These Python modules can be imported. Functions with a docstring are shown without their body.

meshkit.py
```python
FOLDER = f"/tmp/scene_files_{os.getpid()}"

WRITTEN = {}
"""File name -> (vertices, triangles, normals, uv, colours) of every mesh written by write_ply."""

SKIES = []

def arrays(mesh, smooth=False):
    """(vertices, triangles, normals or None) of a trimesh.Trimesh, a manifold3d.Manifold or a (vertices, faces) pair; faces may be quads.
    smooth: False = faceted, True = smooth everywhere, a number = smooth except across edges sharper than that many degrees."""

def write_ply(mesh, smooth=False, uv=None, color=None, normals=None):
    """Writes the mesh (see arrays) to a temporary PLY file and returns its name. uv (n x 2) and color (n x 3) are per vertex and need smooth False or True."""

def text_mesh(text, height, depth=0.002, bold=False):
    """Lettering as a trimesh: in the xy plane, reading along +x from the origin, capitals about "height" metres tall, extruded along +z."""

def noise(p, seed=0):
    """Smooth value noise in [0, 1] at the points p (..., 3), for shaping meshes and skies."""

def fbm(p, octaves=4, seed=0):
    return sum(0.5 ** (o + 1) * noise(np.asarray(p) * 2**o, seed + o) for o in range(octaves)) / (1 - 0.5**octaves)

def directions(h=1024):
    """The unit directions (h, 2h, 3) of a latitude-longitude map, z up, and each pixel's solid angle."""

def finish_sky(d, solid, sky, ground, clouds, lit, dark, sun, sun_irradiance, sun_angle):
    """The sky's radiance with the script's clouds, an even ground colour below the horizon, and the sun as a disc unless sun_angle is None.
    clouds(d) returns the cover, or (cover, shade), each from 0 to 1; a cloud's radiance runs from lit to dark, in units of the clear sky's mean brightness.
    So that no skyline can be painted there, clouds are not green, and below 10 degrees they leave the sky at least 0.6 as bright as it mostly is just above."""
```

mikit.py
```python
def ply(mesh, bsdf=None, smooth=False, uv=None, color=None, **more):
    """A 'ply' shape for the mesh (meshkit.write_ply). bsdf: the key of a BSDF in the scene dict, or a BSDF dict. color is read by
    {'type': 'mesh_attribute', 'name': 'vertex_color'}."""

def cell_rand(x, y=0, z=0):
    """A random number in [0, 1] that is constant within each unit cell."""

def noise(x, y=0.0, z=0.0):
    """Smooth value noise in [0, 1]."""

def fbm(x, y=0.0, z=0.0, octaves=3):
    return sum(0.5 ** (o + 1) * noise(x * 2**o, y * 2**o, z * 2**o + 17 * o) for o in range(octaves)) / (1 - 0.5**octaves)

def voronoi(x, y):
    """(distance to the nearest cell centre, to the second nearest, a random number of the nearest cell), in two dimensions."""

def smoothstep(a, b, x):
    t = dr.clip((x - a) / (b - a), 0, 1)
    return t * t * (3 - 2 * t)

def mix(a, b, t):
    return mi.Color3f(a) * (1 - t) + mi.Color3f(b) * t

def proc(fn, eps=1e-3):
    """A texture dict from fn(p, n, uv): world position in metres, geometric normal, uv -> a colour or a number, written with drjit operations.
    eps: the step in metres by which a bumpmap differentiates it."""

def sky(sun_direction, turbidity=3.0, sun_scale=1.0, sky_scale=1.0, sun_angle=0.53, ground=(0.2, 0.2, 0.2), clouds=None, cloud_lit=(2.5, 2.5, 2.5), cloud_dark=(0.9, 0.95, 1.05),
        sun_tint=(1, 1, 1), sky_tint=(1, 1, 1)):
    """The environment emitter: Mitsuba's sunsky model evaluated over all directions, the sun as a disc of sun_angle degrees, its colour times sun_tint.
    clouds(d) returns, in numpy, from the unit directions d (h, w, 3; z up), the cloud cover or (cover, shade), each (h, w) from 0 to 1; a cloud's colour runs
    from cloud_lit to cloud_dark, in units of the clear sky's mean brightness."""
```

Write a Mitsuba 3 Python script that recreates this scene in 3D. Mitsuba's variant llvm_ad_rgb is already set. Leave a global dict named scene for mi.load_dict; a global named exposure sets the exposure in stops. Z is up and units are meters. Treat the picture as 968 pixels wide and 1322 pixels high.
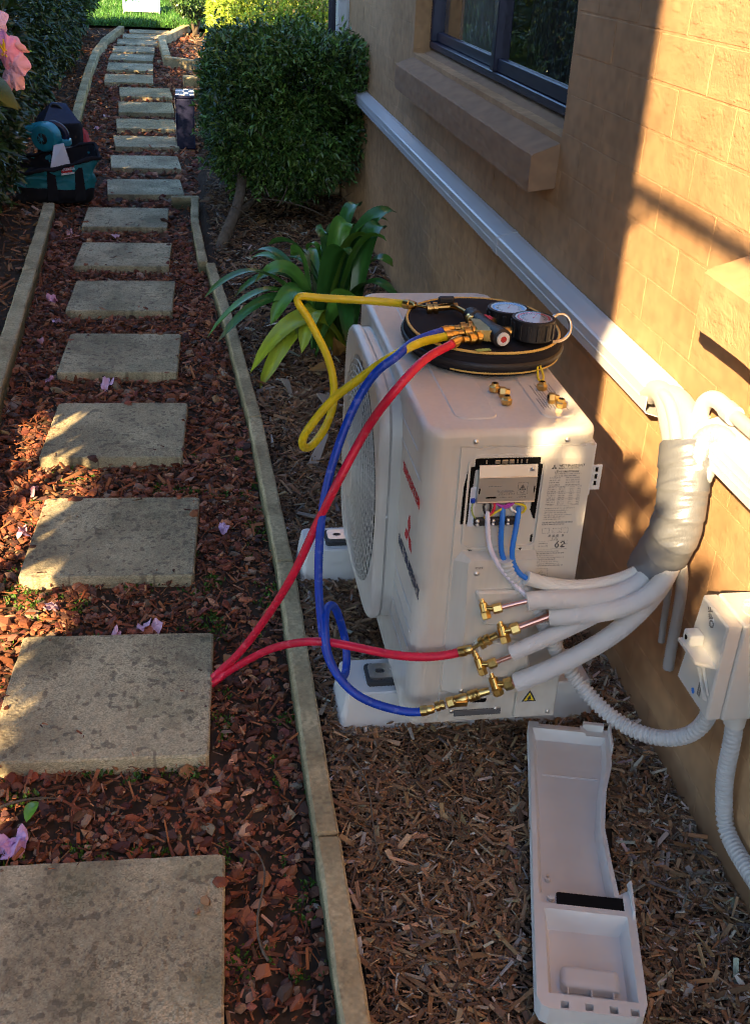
import math, numpy as np, trimesh, drjit as dr, mitsuba as mi, mikit, meshkit
import manifold3d as m3
from mikit import proc, noise, fbm, voronoi, smoothstep, mix, cell_rand
from shapely.geometry import Polygon, Point, box as sbox
T = mi.ScalarTransform4f
V = lambda *a: np.array(a, float)
rng = np.random.default_rng(7)
scene, labels = {}, {}

# ---------------------------------------------------------------- camera, sky, exposure
CAM = V(-0.6476, -1.5640, 1.4099)
YAW, PITCH, ROLL, FOCAL = 0.17614, 0.49255, -0.05158, 1391.94
_f = V(math.sin(YAW) * math.cos(PITCH), math.cos(YAW) * math.cos(PITCH), -math.sin(PITCH))
_r = V(math.cos(YAW), -math.sin(YAW), 0); _d = np.cross(_f, _r)
_dn = -math.sin(ROLL) * _r + math.cos(ROLL) * _d
scene['camera'] = {'type': 'perspective', 'fov': math.degrees(2 * math.atan(484 / FOCAL)), 'fov_axis': 'x', 'near_clip': 0.05, 'far_clip': 400.0,
                   'to_world': T().look_at(origin=CAM.tolist(), target=(CAM + _f).tolist(), up=(-_dn).tolist())}
scene['sky'] = mikit.sky((-.22, -.36, .222), turbidity=3, sun_scale=1.95, sky_scale=1.85, sun_tint=(1.0, .91, .74), sky_tint=(.93, .98, 1.12), ground=(.12, .11, .09))
exposure = 2.95

# ---------------------------------------------------------------- materials
def P(key, col, rough=.5, metal=0., spec=.5, bump=None, bscale=.001, eps=1e-3, **more):
    c = {'type': 'rgb', 'value': list(col)} if isinstance(col, (tuple, list)) else col
    b = {'type': 'principled', 'base_color': c, 'roughness': rough, 'metallic': metal, 'specular': spec, **more}
    if bump is not None:
        b = {'type': 'bumpmap', 'nested_texture': proc(bump, eps), 'scale': bscale, 'bsdf': b}
    scene[key] = {'type': 'twosided', 'bsdf': b}
    return key
VC = {'type': 'mesh_attribute', 'name': 'vertex_color'}

def wall_col(p, n, uv):
    a = fbm(p.y * 3 + p.x * 5, p.z * 3, 3.0, 4); b = fbm(p.y * 40, p.z * 40, p.x * 40, 2)
    c = mix((.39, .232, .117), (.47, .288, .153), smoothstep(.3, .75, a))
    c = c * (0.80 + .40 * b) * (.94 + .12 * noise(p.y * 4.17 + 3 * dr.floor(p.z / .0865), dr.floor(p.z / .0865) * 1.7))
    dirt = smoothstep(.22, .0, p.z + .12 * fbm(p.y * 14, p.z * 8, 2.0, 3) - .02) * .55
    return mix(c, (.16, .12, .085), dirt)
def wall_bump(p, n, uv):
    return .8 * fbm(p.x * 190 + p.y * 190, p.z * 190, p.x * 60, 3) + .3 * smoothstep(.62, .70, fbm(p.y * 30 + p.x * 30, p.z * 70, 4.0, 3)) + .5 * noise(p.y * 520, p.z * 520, p.x * 520)
P('m_wall', proc(wall_col), .8, spec=.35, bump=wall_bump, bscale=.0024, eps=.0008)
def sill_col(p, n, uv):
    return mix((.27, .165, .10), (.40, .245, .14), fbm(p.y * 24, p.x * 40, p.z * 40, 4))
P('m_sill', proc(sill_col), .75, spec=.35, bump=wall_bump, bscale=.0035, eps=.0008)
def pav_col(p, n, uv):
    a = fbm(p.x * 7, p.y * 7, 1.0, 4); g = noise(p.x * 420, p.y * 420, p.z * 420); h = fbm(p.x * 130, p.y * 130, p.z * 130, 2)
    c = mix((.27, .23, .145), (.43, .37, .235), smoothstep(.25, .75, a)) * (.35 + .95 * g + .5 * h)
    st = smoothstep(.56, .74, fbm(p.x * 26, p.y * 26, 5.0, 4)) * smoothstep(.40, .6, fbm(p.x * 4, p.y * 4, 8.0, 2))
    c = mix(c, (.14, .11, .07), st * .42)
    c = mix(c, (.12, .10, .07), smoothstep(.66, .76, fbm(p.x * 75, p.y * 75, 15.0, 2)) * .6)
    return mix(c, (.09, .105, .05), smoothstep(.58, .78, fbm(p.x * 9, p.y * 9, 21.0, 4)) * .25)
def pav_bump(p, n, uv):
    return noise(p.x * 260, p.y * 260, p.z * 260) + fbm(p.x * 90, p.y * 90, p.z * 90, 3)
P('m_paver', proc(pav_col), .9, spec=.25, bump=pav_bump, bscale=.002)
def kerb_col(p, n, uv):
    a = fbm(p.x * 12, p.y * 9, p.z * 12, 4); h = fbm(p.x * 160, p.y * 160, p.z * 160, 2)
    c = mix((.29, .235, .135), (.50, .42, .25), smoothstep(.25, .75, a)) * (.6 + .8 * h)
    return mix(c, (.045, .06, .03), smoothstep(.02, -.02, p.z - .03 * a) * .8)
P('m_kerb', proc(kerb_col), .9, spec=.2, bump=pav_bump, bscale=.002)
def soil_col(p, n, uv):
    return mix((.028, .02, .014), (.085, .055, .035), fbm(p.x * 40, p.y * 40, 2.0, 4))
P('m_soil', proc(soil_col), .95, spec=.2, bump=lambda p, n, uv: fbm(p.x * 60, p.y * 60, p.z * 60, 4), bscale=.008)
P('m_bits', VC, .75, spec=.3)
P('m_leafy', VC, .34, spec=.55)
P('m_matteleaf', VC, .45, spec=.4)
scene['m_bits'] = {'type': 'twosided', 'bsdf': {'type': 'principled', 'base_color': VC, 'roughness': .75, 'specular': .3}}
def cream_col(p, n, uv):
    d = fbm(p.x * 9, p.y * 9, p.z * 9, 4)
    c = mix((.50, .475, .42), (.585, .56, .50), d); c = c * (.95 + .1 * fbm(p.x * 160, p.y * 160, p.z * 12, 2))
    return mix(c, (.36, .31, .25), smoothstep(.2, .1, p.z) * smoothstep(.4, .7, fbm(p.x * 30, p.y * 30, p.z * 30, 3)) * .45)
P('m_cream', proc(cream_col), .33, spec=.5)
P('m_cream_in', (.54, .505, .44), .45)
P('m_whiteplastic', (.58, .58, .57), .35)
P('m_coverplastic', proc(lambda p, n, uv: mix((.53, .525, .51), (.62, .615, .60), fbm(p.x * 14, p.y * 14, p.z * 14, 4))), .4)
P('m_insul', (.56, .56, .56), .65, bump=lambda p, n, uv: fbm(p.x * 70, p.y * 70, p.z * 70, 3), bscale=.002)
P('m_sleeve', (.44, .44, .435), .6)
P('m_insulrib', (.40, .40, .39), .65)
P('m_trunking', (.56, .575, .585), .28)
P('m_greyconduit', (.50, .505, .50), .4)
P('m_greypipe', (.42, .43, .44), .4)
P('m_ibox', (.56, .55, .51), .35)
P('m_black', (.012, .012, .014), .5)
P('m_rubber', (.02, .02, .022), .6)
P('m_hole', (.004, .004, .004), .9, spec=.1)
P('m_darkgrey', (.10, .10, .105), .5)
P('m_fabric', (.016, .015, .018), .9, spec=.2, bump=lambda p, n, uv: noise(p.x * 900, p.y * 900, p.z * 900), bscale=.0006)
P('m_piping', (.62, .40, .10), .6)
P('m_redhose', proc(lambda p, n, uv: mi.Color3f(.60, .012, .045) * (.72 + .5 * fbm(p.x * 30, p.y * 30, p.z * 30, 4)) + .05 * smoothstep(.62, .72, fbm(p.x * 110, p.y * 110, p.z * 110, 3))), .38, spec=.45)
P('m_bluehose', proc(lambda p, n, uv: mi.Color3f(.004, .045, .40) * (.72 + .5 * fbm(p.x * 30, p.y * 30, p.z * 30, 4)) + .05 * smoothstep(.62, .72, fbm(p.x * 110, p.y * 110, p.z * 110, 3))), .38, spec=.45)
P('m_yellowhose', proc(lambda p, n, uv: mi.Color3f(.70, .55, .01) * (.72 + .5 * fbm(p.x * 30, p.y * 30, p.z * 30, 4)) + .05 * smoothstep(.62, .72, fbm(p.x * 110, p.y * 110, p.z * 110, 3))), .38, spec=.45)
P('m_bluecable', (.02, .17, .62), .35)
P('m_whitecable', (.66, .64, .74), .35)
def brass_col(p, n, uv):
    return mix((.52, .33, .10), (.78, .54, .20), fbm(p.x * 90, p.y * 90, p.z * 90, 3))
P('m_brass', proc(brass_col), .26, metal=1.)
P('m_copper', (.80, .42, .33), .3, metal=1.)
P('m_steel', (.62, .61, .60), .3, metal=1.)
P('m_coverplate', (.56, .54, .50), .38, metal=.75)
P('m_chrome', (.75, .75, .75), .15, metal=1.)
def tape_bump(p, n, uv):
    return fbm(p.x * 20, p.y * 20 + p.z * 12, p.z * 70 + p.y * 55, 3)
P('m_tape', (.21, .225, .25), .38, metal=.4, bump=tape_bump, bscale=.006, eps=.002)
P('m_ink', (.03, .03, .03), .6)
P('m_greyink', (.19, .185, .175), .6)
P('m_redink', (.42, .012, .02), .4)
P('m_navyink', (.02, .03, .06), .4)
P('m_signyellow', (.72, .55, .02), .45)
P('m_white', (.78, .78, .78), .5)
P('m_frame', (.030, .036, .07), .35, metal=.3)
P('m_darkpipe', (.025, .023, .035), .4)
P('m_curtain', (.22, .215, .225), .9, spec=.1)
P('m_darkcurtain', (.025, .024, .034), .9, spec=.1)
scene['m_glass'] = {'type': 'thindielectric'}
P('m_bark', proc(lambda p, n, uv: mix((.07, .05, .035), (.20, .165, .12), fbm(p.x * 60, p.y * 60, p.z * 25, 4))), .9, spec=.2,
  bump=lambda p, n, uv: fbm(p.x * 120, p.y * 120, p.z * 40, 3), bscale=.004)
P('m_teal', (.015, .20, .235), .55)
P('m_tealplastic', (.015, .22, .29), .35)
P('m_redfabric', (.42, .03, .035), .7)
P('m_navy', (.012, .014, .045), .35)
P('m_clear', (.60, .62, .68), .3)
P('m_petal', VC, .6, sheen=.4)
P('m_timber', proc(lambda p, n, uv: mix((.13, .09, .055), (.25, .18, .11), fbm(p.x * 50, p.y * 50, p.z * 3, 4))), .8)
P('m_roof', (.16, .07, .05), .8)
P('m_room', (.05, .045, .04), .9)
P('m_foam', (.008, .008, .009), .95, spec=.1)
P('m_chairwhite', (.75, .76, .80), .5)

# ---------------------------------------------------------------- helpers
def num(key):
    if key not in scene and key not in labels: return key
    i = 1
    while f'{key}_{i:03d}' in scene or f'{key}_{i:03d}' in labels: i += 1
    return f'{key}_{i:03d}'
def thing(name, label, cat, group=None):
    k = num(name); labels[k] = {'label': label, 'category': cat}
    if group: labels[k]['group'] = group
    return k
def put(name, mesh, bsdf, parent=None, smooth=False, color=None, label=None, stuff=False, **more):
    k = num(parent + '__' + name) if parent else name
    if isinstance(mesh, list): mesh = cat(*mesh)
    scene[k] = mikit.ply(mesh, bsdf, smooth=smooth, color=color, **more)
    if label or stuff:
        labels.setdefault(k, {})
        if label: labels[k]['label'] = label
        if stuff: labels[k]['kind'] = 'stuff'
    return k
def one(name, mesh, bsdf, label, cat, group=None, smooth=False, color=None):
    return put_top(thing(name, label, cat, group), mesh, bsdf, smooth, color)
def put_top(k, mesh, bsdf, smooth=False, color=None):
    if isinstance(mesh, list): mesh = cat(*mesh)
    scene[k] = mikit.ply(mesh, bsdf, smooth=smooth, color=color); return k
def structure(k, mesh, bsdf, **kw):
    put(k, mesh, bsdf, **kw); labels[k] = {'kind': 'structure'}
def tm(m):
    if isinstance(m, trimesh.Trimesh): return m
    v, f, _ = meshkit.arrays(m); return trimesh.Trimesh(v, f, process=False)
def cat(*ms):
    vs, fs, o = [], [], 0
    for m in ms:
        m = tm(m); vs.append(np.asarray(m.vertices)); fs.append(np.asarray(m.faces) + o); o += len(m.vertices)
    return trimesh.Trimesh(np.vstack(vs), np.vstack(fs), process=False)
def xf(m, M):
    m = tm(m); return trimesh.Trimesh(np.asarray(m.vertices) @ np.asarray(M)[:3, :3].T + np.asarray(M)[:3, 3], np.asarray(m.faces), process=False)
def frame(o, X, Y, Z):
    M = np.eye(4); M[:3, 0], M[:3, 1], M[:3, 2], M[:3, 3] = X, Y, Z, o; return M
def mv(m, x=0, y=0, z=0, rz=0):
    c, s = math.cos(rz), math.sin(rz); return xf(m, frame(V(x, y, z), V(c, s, 0), V(-s, c, 0), V(0, 0, 1)))
def hull(pts):
    h = m3.Manifold.hull_points(np.asarray(pts, float)); return tm(h)
def cbox(x0, x1, y0, y1, z0, z1, b=.002):
    """a box with chamfered edges"""
    c, h = V(x0 + x1, y0 + y1, z0 + z1) / 2, V(x1 - x0, y1 - y0, z1 - z0) / 2
    b = min(b, .45 * h.min()); pts = []
    for s in np.ndindex(2, 2, 2):
        s = V(*s) * 2 - 1
        for k in range(3):
            q = h - b; q[k] = h[k]; pts.append(c + s * q)
    return hull(pts)
_ico = trimesh.creation.icosphere(subdivisions=2)
def rbox(x0, x1, y0, y1, z0, z1, r):
    c, h = V(x0 + x1, y0 + y1, z0 + z1) / 2, V(x1 - x0, y1 - y0, z1 - z0) / 2
    return hull(np.vstack([c + (V(*s) * 2 - 1) * (h - r) + _ico.vertices * r for s in np.ndindex(2, 2, 2)]))
def rrect(x0, y0, x1, y1, r, n=6):
    return sbox(x0 + r, y0 + r, x1 - r, y1 - r).buffer(r, n)
def prism(poly, depth): return trimesh.creation.extrude_polygon(poly, depth, engine='earcut')
def chamfer_prism(poly, d, b):
    """convex polygon extruded with its far edge chamfered"""
    a, c = np.array(poly.exterior.coords)[:-1], np.array(poly.buffer(-b).exterior.coords)[:-1]
    return hull(np.vstack([np.c_[a, a[:, 0] * 0], np.c_[a, a[:, 0] * 0 + d - b], np.c_[c, c[:, 0] * 0 + d]]))
NEAR = lambda y=0: frame(V(0, y, 0), V(1, 0, 0), V(0, 0, 1), V(0, -1, 0))       # (x, z, out) on the unit's near face
FRONT = lambda x: frame(V(x, 0, 0), V(0, -1, 0), V(0, 0, 1), V(-1, 0, 0))       # (-y, z, out) on the unit's front
def spline(pts, n=80):
    from scipy.interpolate import CubicSpline
    p = np.asarray(pts, float); t = np.r_[0, np.cumsum(np.maximum(np.linalg.norm(np.diff(p, axis=0), axis=1), 1e-4) ** .6)]
    q = CubicSpline(t, p)(np.linspace(0, t[-1], 6 * n))
    s = np.r_[0, np.cumsum(np.linalg.norm(np.diff(q, axis=0), axis=1))]
    return np.stack([np.interp(np.linspace(0, s[-1], n), s, q[:, k]) for k in range(3)], 1)
def tube(p, r, sides=12, flat=1., ref=None, caps=True, ang0=0.):
    p = np.asarray(p, float); n = len(p); r = np.broadcast_to(np.asarray(r, float), (n,))
    t = np.gradient(p, axis=0) if n > 2 else np.repeat(p[1:] - p[:1], 2, 0); t /= np.linalg.norm(t, axis=1, keepdims=True) + 1e-12
    u = np.cross(t[0], ref if ref is not None else ([0, 0, 1.] if abs(t[0, 2]) < .9 else [1., 0, 0])); u /= np.linalg.norm(u)
    U = []
    for k in range(n):
        u = u - t[k] * (u @ t[k]); u /= np.linalg.norm(u); U.append(u)
    U = np.array(U); W = np.cross(t, U); a = np.arange(sides) * 2 * np.pi / sides + ang0
    v = p[:, None] + r[:, None, None] * (np.cos(a)[None, :, None] * U[:, None] + flat * np.sin(a)[None, :, None] * W[:, None])
    i, j = np.meshgrid(np.arange(n - 1), np.arange(sides), indexing='ij')
    q = np.stack([i * sides + j, i * sides + (j + 1) % sides, (i + 1) * sides + (j + 1) % sides, (i + 1) * sides + j], -1).reshape(-1, 4)
    f = np.vstack([q[:, [0, 1, 2]], q[:, [0, 2, 3]]]); v = v.reshape(-1, 3)
    if caps:
        o = len(v); v = np.vstack([v, p[:1], p[-1:]]); j = np.arange(sides)
        f = np.vstack([f, np.c_[(j + 1) % sides, j, j * 0 + o], np.c_[(n - 1) * sides + j, (n - 1) * sides + (j + 1) % sides, j * 0 + o + 1]])
    return trimesh.Trimesh(v, f, process=False)
def length(p): return np.linalg.norm(np.diff(p, axis=0), axis=1).sum()
def ribbed(pts, r, pitch=.005, depth=.08, sides=14):
    q = spline(pts, 40); n = max(8, int(length(q) / pitch * 4)); q = spline(pts, n)
    prof = np.tile([1, 1, 1 - depth, 1 - depth], n // 4 + 1)[:n]
    return tube(q, r * prof, sides)
def lathe(p0, p1, prof, sides=16):
    """prof: (distance from p0 in metres, radius)"""
    p0, p1 = V(*p0), V(*p1); d = (p1 - p0) / np.linalg.norm(p1 - p0)
    pts, rad, last = [], [], None
    for s, r in prof:
        if last is not None and abs(s - last) < 1e-6: s = last + 1e-5
        pts.append(p0 + d * s); rad.append(r); last = s
    p = np.array(pts); u = np.cross(d, [0, 0, 1.] if abs(d[2]) < .9 else [1., 0, 0]); u /= np.linalg.norm(u); w = np.cross(d, u)
    a = np.arange(sides) * 2 * np.pi / sides; n = len(p)
    v = (p[:, None] + np.array(rad)[:, None, None] * (np.cos(a)[None, :, None] * u + np.sin(a)[None, :, None] * w)).reshape(-1, 3)
    i, j = np.meshgrid(np.arange(n - 1), np.arange(sides), indexing='ij')
    q = np.stack([i * sides + j, i * sides + (j + 1) % sides, (i + 1) * sides + (j + 1) % sides, (i + 1) * sides + j], -1).reshape(-1, 4)
    f = np.vstack([q[:, [0, 1, 2]], q[:, [0, 2, 3]]]); o = len(v); v = np.vstack([v, p[:1], p[-1:]]); j = np.arange(sides)
    f = np.vstack([f, np.c_[(j + 1) % sides, j, j * 0 + o], np.c_[(n - 1) * sides + j, (n - 1) * sides + (j + 1) % sides, j * 0 + o + 1]])
    return trimesh.Trimesh(v, f, process=False)
def hexnut(p0, p1, r, a=.0015):
    L = np.linalg.norm(V(*p1) - V(*p0)); return lathe(p0, p1, [(0, r * .86), (a, r), (L - a, r), (L, r * .86)], 6)
def text(s, h, M, bold=False, depth=.0006, squeeze=1.):
    m = meshkit.text_mesh(s, h, depth, bold); m.apply_scale([squeeze, 1, 1]); return xf(m, M)
def screw(parent, x, z, y=0., r=.0045):
    return put('screw', lathe((x, y, z), (x, y - .004, z), [(0, r), (.002, r), (.0035, r * .6), (.004, .0005)], 12), 'm_steel', parent, smooth=40)

def gz(y): return np.interp(y, [8, 13, 60], [0, .24, .4])          # the ground rises gently beyond eight metres

# vectorised small pieces ------------------------------------------------------------
def rotmats(yaw, pitch, roll):
    cy, sy, cp, sp, cr, sr = np.cos(yaw), np.sin(yaw), np.cos(pitch), np.sin(pitch), np.cos(roll), np.sin(roll)
    return np.stack([np.stack([cy * cp, cy * sp * sr - sy * cr, cy * sp * cr + sy * sr], -1), np.stack([sy * cp, sy * sp * sr + cy * cr, sy * sp * cr - cy * sr], -1), np.stack([-sp, cp * sr, cp * cr], -1)], -2)
BOXF = np.array([[0, 2, 3], [0, 3, 1], [4, 5, 7], [4, 7, 6], [0, 1, 5], [0, 5, 4], [2, 6, 7], [2, 7, 3], [0, 4, 6], [0, 6, 2], [1, 3, 7], [1, 7, 5]])
def chips(pos, L, W, H, col, tilt=.35, r=rng):
    n = len(pos); s = np.array([[x, y, z] for x in (-1, 1) for y in (-1, 1) for z in (-1, 1)], float) / 2
    v = s[None] * np.stack([L, W, H], -1)[:, None]
    v[:, :4, 1] *= r.uniform(.25, 1, (n, 1)); v[:, 4:, 1] *= r.uniform(.25, 1, (n, 1)); v += r.normal(0, .08, v.shape) * np.stack([W, W, H], -1)[:, None]
    v[:, :, 1] += (r.normal(0, .12, (n, 1)) * L[:, None]) * (s[None, :, 0] * 2) ** 2
    v = np.einsum('nij,nkj->nki', rotmats(r.uniform(0, 6.28, n), r.normal(0, tilt, n), r.normal(0, tilt * 1.3, n)), v) + pos[:, None]
    f = (BOXF[None] + 8 * np.arange(n)[:, None, None]).reshape(-1, 3)
    return trimesh.Trimesh(v.reshape(-1, 3), f, process=False), np.repeat(col, 8, 0)
_ic0 = trimesh.creation.icosphere(subdivisions=0)
def stones(pos, S, col, r=rng, flat=.45):
    n = len(pos); b = np.asarray(_ic0.vertices)[None] * r.uniform(.6, 1.25, (n, 12, 1)) + r.normal(0, .12, (n, 12, 3))
    v = b * (S[:, None] * np.stack([r.uniform(.7, 1.2, n), r.uniform(.6, 1., n), r.uniform(.35, .8, n) * flat / .6], -1))[:, None]
    v = np.einsum('nij,nkj->nki', rotmats(r.uniform(0, 6.28, n), r.normal(0, .4, n), r.normal(0, .4, n)), v) + pos[:, None]
    f = (np.asarray(_ic0.faces)[None] + 12 * np.arange(n)[:, None, None]).reshape(-1, 3)
    return trimesh.Trimesh(v.reshape(-1, 3), f, process=False), np.repeat(col, 12, 0)
LEAFF = np.array([[0, 2, 1], [0, 3, 2], [1, 2, 4], [2, 3, 4]])
def leaves(pos, d, nrm, L, W, col, fold=.25, curl=.15):
    """four-faced leaves: base, left, middle, right, tip"""
    n = len(pos); d = d / np.linalg.norm(d, axis=1, keepdims=True); s = np.cross(d, nrm); s /= np.linalg.norm(s, axis=1, keepdims=True) + 1e-9; u = np.cross(s, d)
    L, W = L[:, None], W[:, None]
    v = np.stack([pos, pos + d * L * .45 + s * W / 2 + u * W * fold, pos + d * L * .5, pos + d * L * .45 - s * W / 2 + u * W * fold, pos + d * L - u * L * curl], 1)
    f = (LEAFF[None] + 5 * np.arange(n)[:, None, None]).reshape(-1, 3)
    return trimesh.Trimesh(v.reshape(-1, 3), f, process=False), np.repeat(col, 5, 0)
def merged(pairs):
    return cat(*[p[0] for p in pairs]), np.vstack([p[1] for p in pairs])
def palette(n, cols, w=None, r=rng, var=.22):
    c = np.array(cols, float)[r.choice(len(cols), n, p=None if w is None else np.array(w, float) / sum(w))]
    return np.clip(c * r.normal(1, var, (n, 1)).clip(.4, 1.8) * r.normal(1, .06, (n, 3)), .003, .9)
def unit(a): return a / (np.linalg.norm(a, axis=-1, keepdims=True) + 1e-9)

# ---------------------------------------------------------------- ground
KERB_R = [(-.459, -1.3), (-.459, -.2), (-.46, .72), (-.485, 1.62), (-.53, 2.5), (-.592, 3.42)]          # centre line of the right edging
KERB_L = [(-1.11, -1.3), (-1.225, .3), (-1.33, 1.9), (-1.385, 3.3), (-1.44, 4.6)]
KERB_L2 = [(-1.50, 6.3), (-1.585, 8.2), (-1.63, 9.9), (-1.64, 11.0), (-1.60, 11.9), (-1.47, 12.95)]
kx = lambda y: np.interp(y, [a[1] for a in KERB_R] + [4.8, 6.5], [a[0] for a in KERB_R] + [-.62, -.6])
kl = lambda y: np.interp(y, [a[1] for a in KERB_L + KERB_L2], [a[0] for a in KERB_L + KERB_L2])
def gh(x, y):
    x, y = np.asarray(x, float), np.asarray(y, float)
    n = (meshkit.fbm(np.stack([x * 5, y * 5, x * 0], -1), 3) - .5) * .03
    path = (x > kl(y)) & (x < kx(y)) & (y < 13)
    return gz(y) + n * np.where(path, .5, 1) - np.where(path, .034, .006)
gx = np.unique(np.r_[np.linspace(-80, -4, 14), np.linspace(-4, .6, 150), np.linspace(.6, 80, 14)])
gy = np.unique(np.r_[np.linspace(-80, -3, 14), np.linspace(-3, 14, 360), np.linspace(14, 120, 16)])
GX, GY = np.meshgrid(gx, gy, indexing='ij')
Gv = np.stack([GX, GY, gh(GX, GY)], -1).reshape(-1, 3)
i, j = np.meshgrid(np.arange(len(gx) - 1), np.arange(len(gy) - 1), indexing='ij'); k = i * len(gy) + j
structure('ground', (Gv, np.stack([k, k + len(gy), k + len(gy) + 1, k + 1], -1).reshape(-1, 4)), 'm_soil', smooth=True)

# stepping stones: centre, size, turn
PAVERS = [(-.852, -.392, .422, .42, -2), (-.858, .278, .42, .42, -2.6), (-.883, .942, .42, .42, -2.6), (-.914, 1.62, .42, .42, -2.2), (-.937, 2.318, .42, .42, -1.4),
          (-.97, 3.023, .43, .43, -1), (-.995, 3.684, .435, .43, -1.2), (-1.021, 4.43, .44, .44, 0), (-.95, 5.21, .445, .44, 4), (-.974, 5.99, .45, .44, 4), (-.996, 6.76, .45, .45, 5),
          (-1.02, 7.55, .46, .46, 4), (-1.044, 8.32, .46, .45, 3), (-1.07, 9.0, .46, .44, 4), (-1.245, 9.68, .455, .44, 2), (-1.26, 10.35, .45, .44, 1), (-1.272, 10.95, .45, .42, -1),
          (-1.27, 11.5, .45, .41, 1), (-1.25, 12.04, .46, .40, 2), (-1.197, 12.5, .48, .34, 2), (-1.142, 12.93, .48, .32, 2)]
PLAB = ['with two small red stones lying on it, nearest the camera', 'half in sunlight, second from the camera', 'with curved twig shadows on its left corner, third from the camera', 'with a sunlit left edge, fourth from the camera',
        'fifth from the camera', 'sixth from the camera', 'seventh from the camera', 'beside the corner of the right edging, eighth from the camera']
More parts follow.
